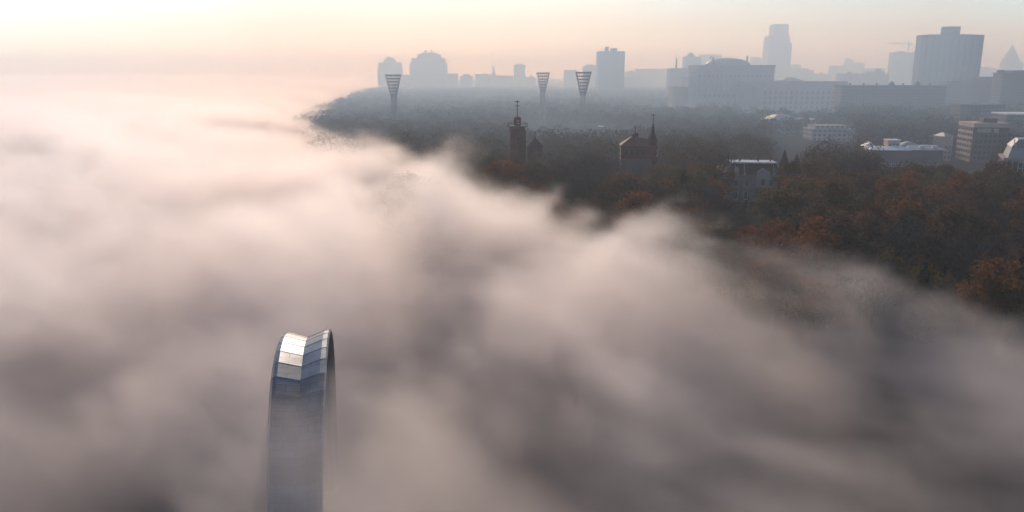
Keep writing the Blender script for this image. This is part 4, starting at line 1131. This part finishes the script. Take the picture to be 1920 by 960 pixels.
# trees singled out in the photograph: (px, py of the crown, distance, kind, scale)
NAMED = [(1858, 408, 262, 'dark', 1.0), (1705, 520, 178, 'olive', 1.05), (1530, 395, 292, 'dark', .8), (940, 335, 300, 'rust', 1.25), (968, 352, 285, 'brown', 1.35),
         (915, 345, 290, 'brown', 1.1), (1072, 372, 290, 'brown', 1.25), (1048, 290, 372, 'bare', 1.05), (1108, 292, 372, 'bare', 1.15), (1318, 312, 338, 'bare', 1.0), (1150, 318, 342, 'bare', 1.05),
         (1075, 300, 366, 'bare', 1.0), (1895, 430, 235, 'brown', 1.1), (1600, 372, 262, 'rust', 1.1), (1680, 385, 255, 'rust', 1.15), (1580, 350, 285, 'rust', 1.0), (1750, 385, 262, 'brown', 1.0), (1430, 365, 300, 'olive', .7)]
for px, py, Y, k, s_ in NAMED:
    p = at(px, py, Y); spots.append((p.x, Y, k, s_))
tries = 0
while len(spots) < 640 and tries < 60000:
    tries += 1
    y = 105 + 345 * math.sqrt(rng.random()); x = rng.uniform(-90, .66 * y + 25)
    s = float(bluff_s(x, y))
    if s > 62 or x < -.2 * y - 12 or (y < 215 and s > 4): continue
    if not free(x, y, 3.2) or near_road(x, y) or not front_clear(x, y) or not try_spot(x, y, 7.6, spots): continue
    u = rng.random(); px = 960 + F * x / y
    k = 'rust' if u < .20 else 'brown' if u < .60 else 'olive' if u < .70 else 'bare' if u < .97 else 'dark'
    if px < 1300 and y > 280: k = 'bare' if u < .6 else 'brown'
    if px > 1700 and y > 285: k = 'bare' if u < .55 else 'brown'
    spots.append((x, y, k, rng.uniform(.85, 1.55)))
def seen(t): return t[0] > -.18 * t[1] - 4 and float(bluff_s(t[0], t[1])) < 45
named, rest = spots[:len(NAMED)], [t for t in spots[len(NAMED):] if seen(t)]
rest.sort(key=lambda t: t[1])
ind = named + rest[:300 - len(named)]
late = [t for t in spots[len(NAMED):] if t not in rest] + rest[300 - len(named):]
HAND = {0: 'lone dark pointed evergreen by the street near the corner house', 1: 'lone olive-yellow tree standing out of the fog edge',
        2: 'dark evergreen in the park just past the cone turrets', 3: 'rust-orange tree glowing in the fog below the gallery tower'}
for i, (x, y, k, s_) in enumerate(ind):
    tm, cm = PROTO[k][rng.randrange(len(PROTO[k]))]
    z_ = zone(x, y)
    nm = {'dark': 'evergreen_tree', 'bare': 'bare_tree'}.get(k, 'autumn_tree')
    o = thing(nm, HAND.get(i, KLAB[k] + ' ' + z_), 'tree', (x, y, gz(x, y)), rng.uniform(0, 6.283), None if i in HAND else KLAB[k] + 's ' + z_)
    o.scale = (s_ * rng.uniform(.92, 1.08), s_ * rng.uniform(.92, 1.08), s_)
    put('trunk', tm, o); put('crown', cm, o)

# far woods: one mass, each tree a ragged crown of leaf clumps on a stem
def woods():
    rs = np.random.RandomState(5); C, S_, T = [], [], []
    stems = []
    def one(x, y, H, n, sz, tint):
        g = gz(x, y); sp = H * rs.uniform(.34, .48)
        u = rs.uniform(-.7, 1, n); a = rs.uniform(0, 6.283, n); r = np.sqrt(1 - u * u) * rs.uniform(.55, 1.05, n) * sp
        lump = 1 + .22 * np.sin(a * 3 + x) * np.cos(u * 4 + y)
        C.append(np.stack([x + np.cos(a) * r * lump, y + np.sin(a) * r * lump, g + H * .6 + u * H * .38 * lump], 1)); S_.append(np.full(n, sz)); T.append(np.clip(tint + rs.normal(size=n) * .1, 0, 1))
        stems.append((x, y, g, H))
    for x, y, k, s_ in late: one(x, y, 13 * s_, 420, .85, .8 if k == 'rust' else .35)
    r2 = random.Random(9); y = 452.0
    while y < 2150:
        spc = 8.5 + (y - 450) * .0058
        x = -260 - y * .05
        while x < .68 * y + 40:
            xx, yy = x + r2.uniform(-.45, .45) * spc, y + r2.uniform(-.45, .45) * spc
            x += spc
            s = float(bluff_s(xx, yy))
            if s > 60 or xx < -.3 * yy - 20: continue
            px = 960 + F * xx / yy
            if px > 1560 and yy > 640 and r2.random() < .1: continue
            if not free(xx, yy, 3) or near_road(xx, yy, 11) or not front_clear(xx, yy): continue
            if (xx - 60) ** 2 / 60 ** 2 + (yy - 640) ** 2 / 60 ** 2 < 1: continue          # the pitch
            H = r2.uniform(11, 17) * (1.12 if yy > 1400 else 1) * (1.3 if px > 1560 and 560 < yy < 870 else 1)
            tint = r2.random() * .7
            if r2.random() < .10: tint = .95
            one(xx, yy, H, int(190 if yy < 700 else 110 if yy < 1100 else 60), 1.15 if yy < 700 else 1.9 if yy < 1100 else 2.9, tint)
        y += spc
    C, S_, T = np.concatenate(C), np.concatenate(S_)[:, None], np.concatenate(T)
    co, q = quads_at(C, S_, rs)
    b = []
    for x, y, g, H in stems:
        b.append([(x - .2, y, g - .5), (x + .2, y, g - .5), (x + .1, y, g + H * .7), (x - .1, y, g + H * .7)])
    sv = np.array(b).reshape(-1, 3); sq = np.arange(len(sv)).reshape(-1, 4) + len(co)
    o = put('woods', np_mesh('woods', np.concatenate([co, sv]), np.concatenate([q, sq]), WOODM, np.concatenate([T, np.full(len(sq), .1)])))
    tag(o, 'hazy mass of autumn woods covering the plateau behind the towers', 'woods', kind='stuff')
    print('woods faces', len(q), 'stems', len(stems))
woods()
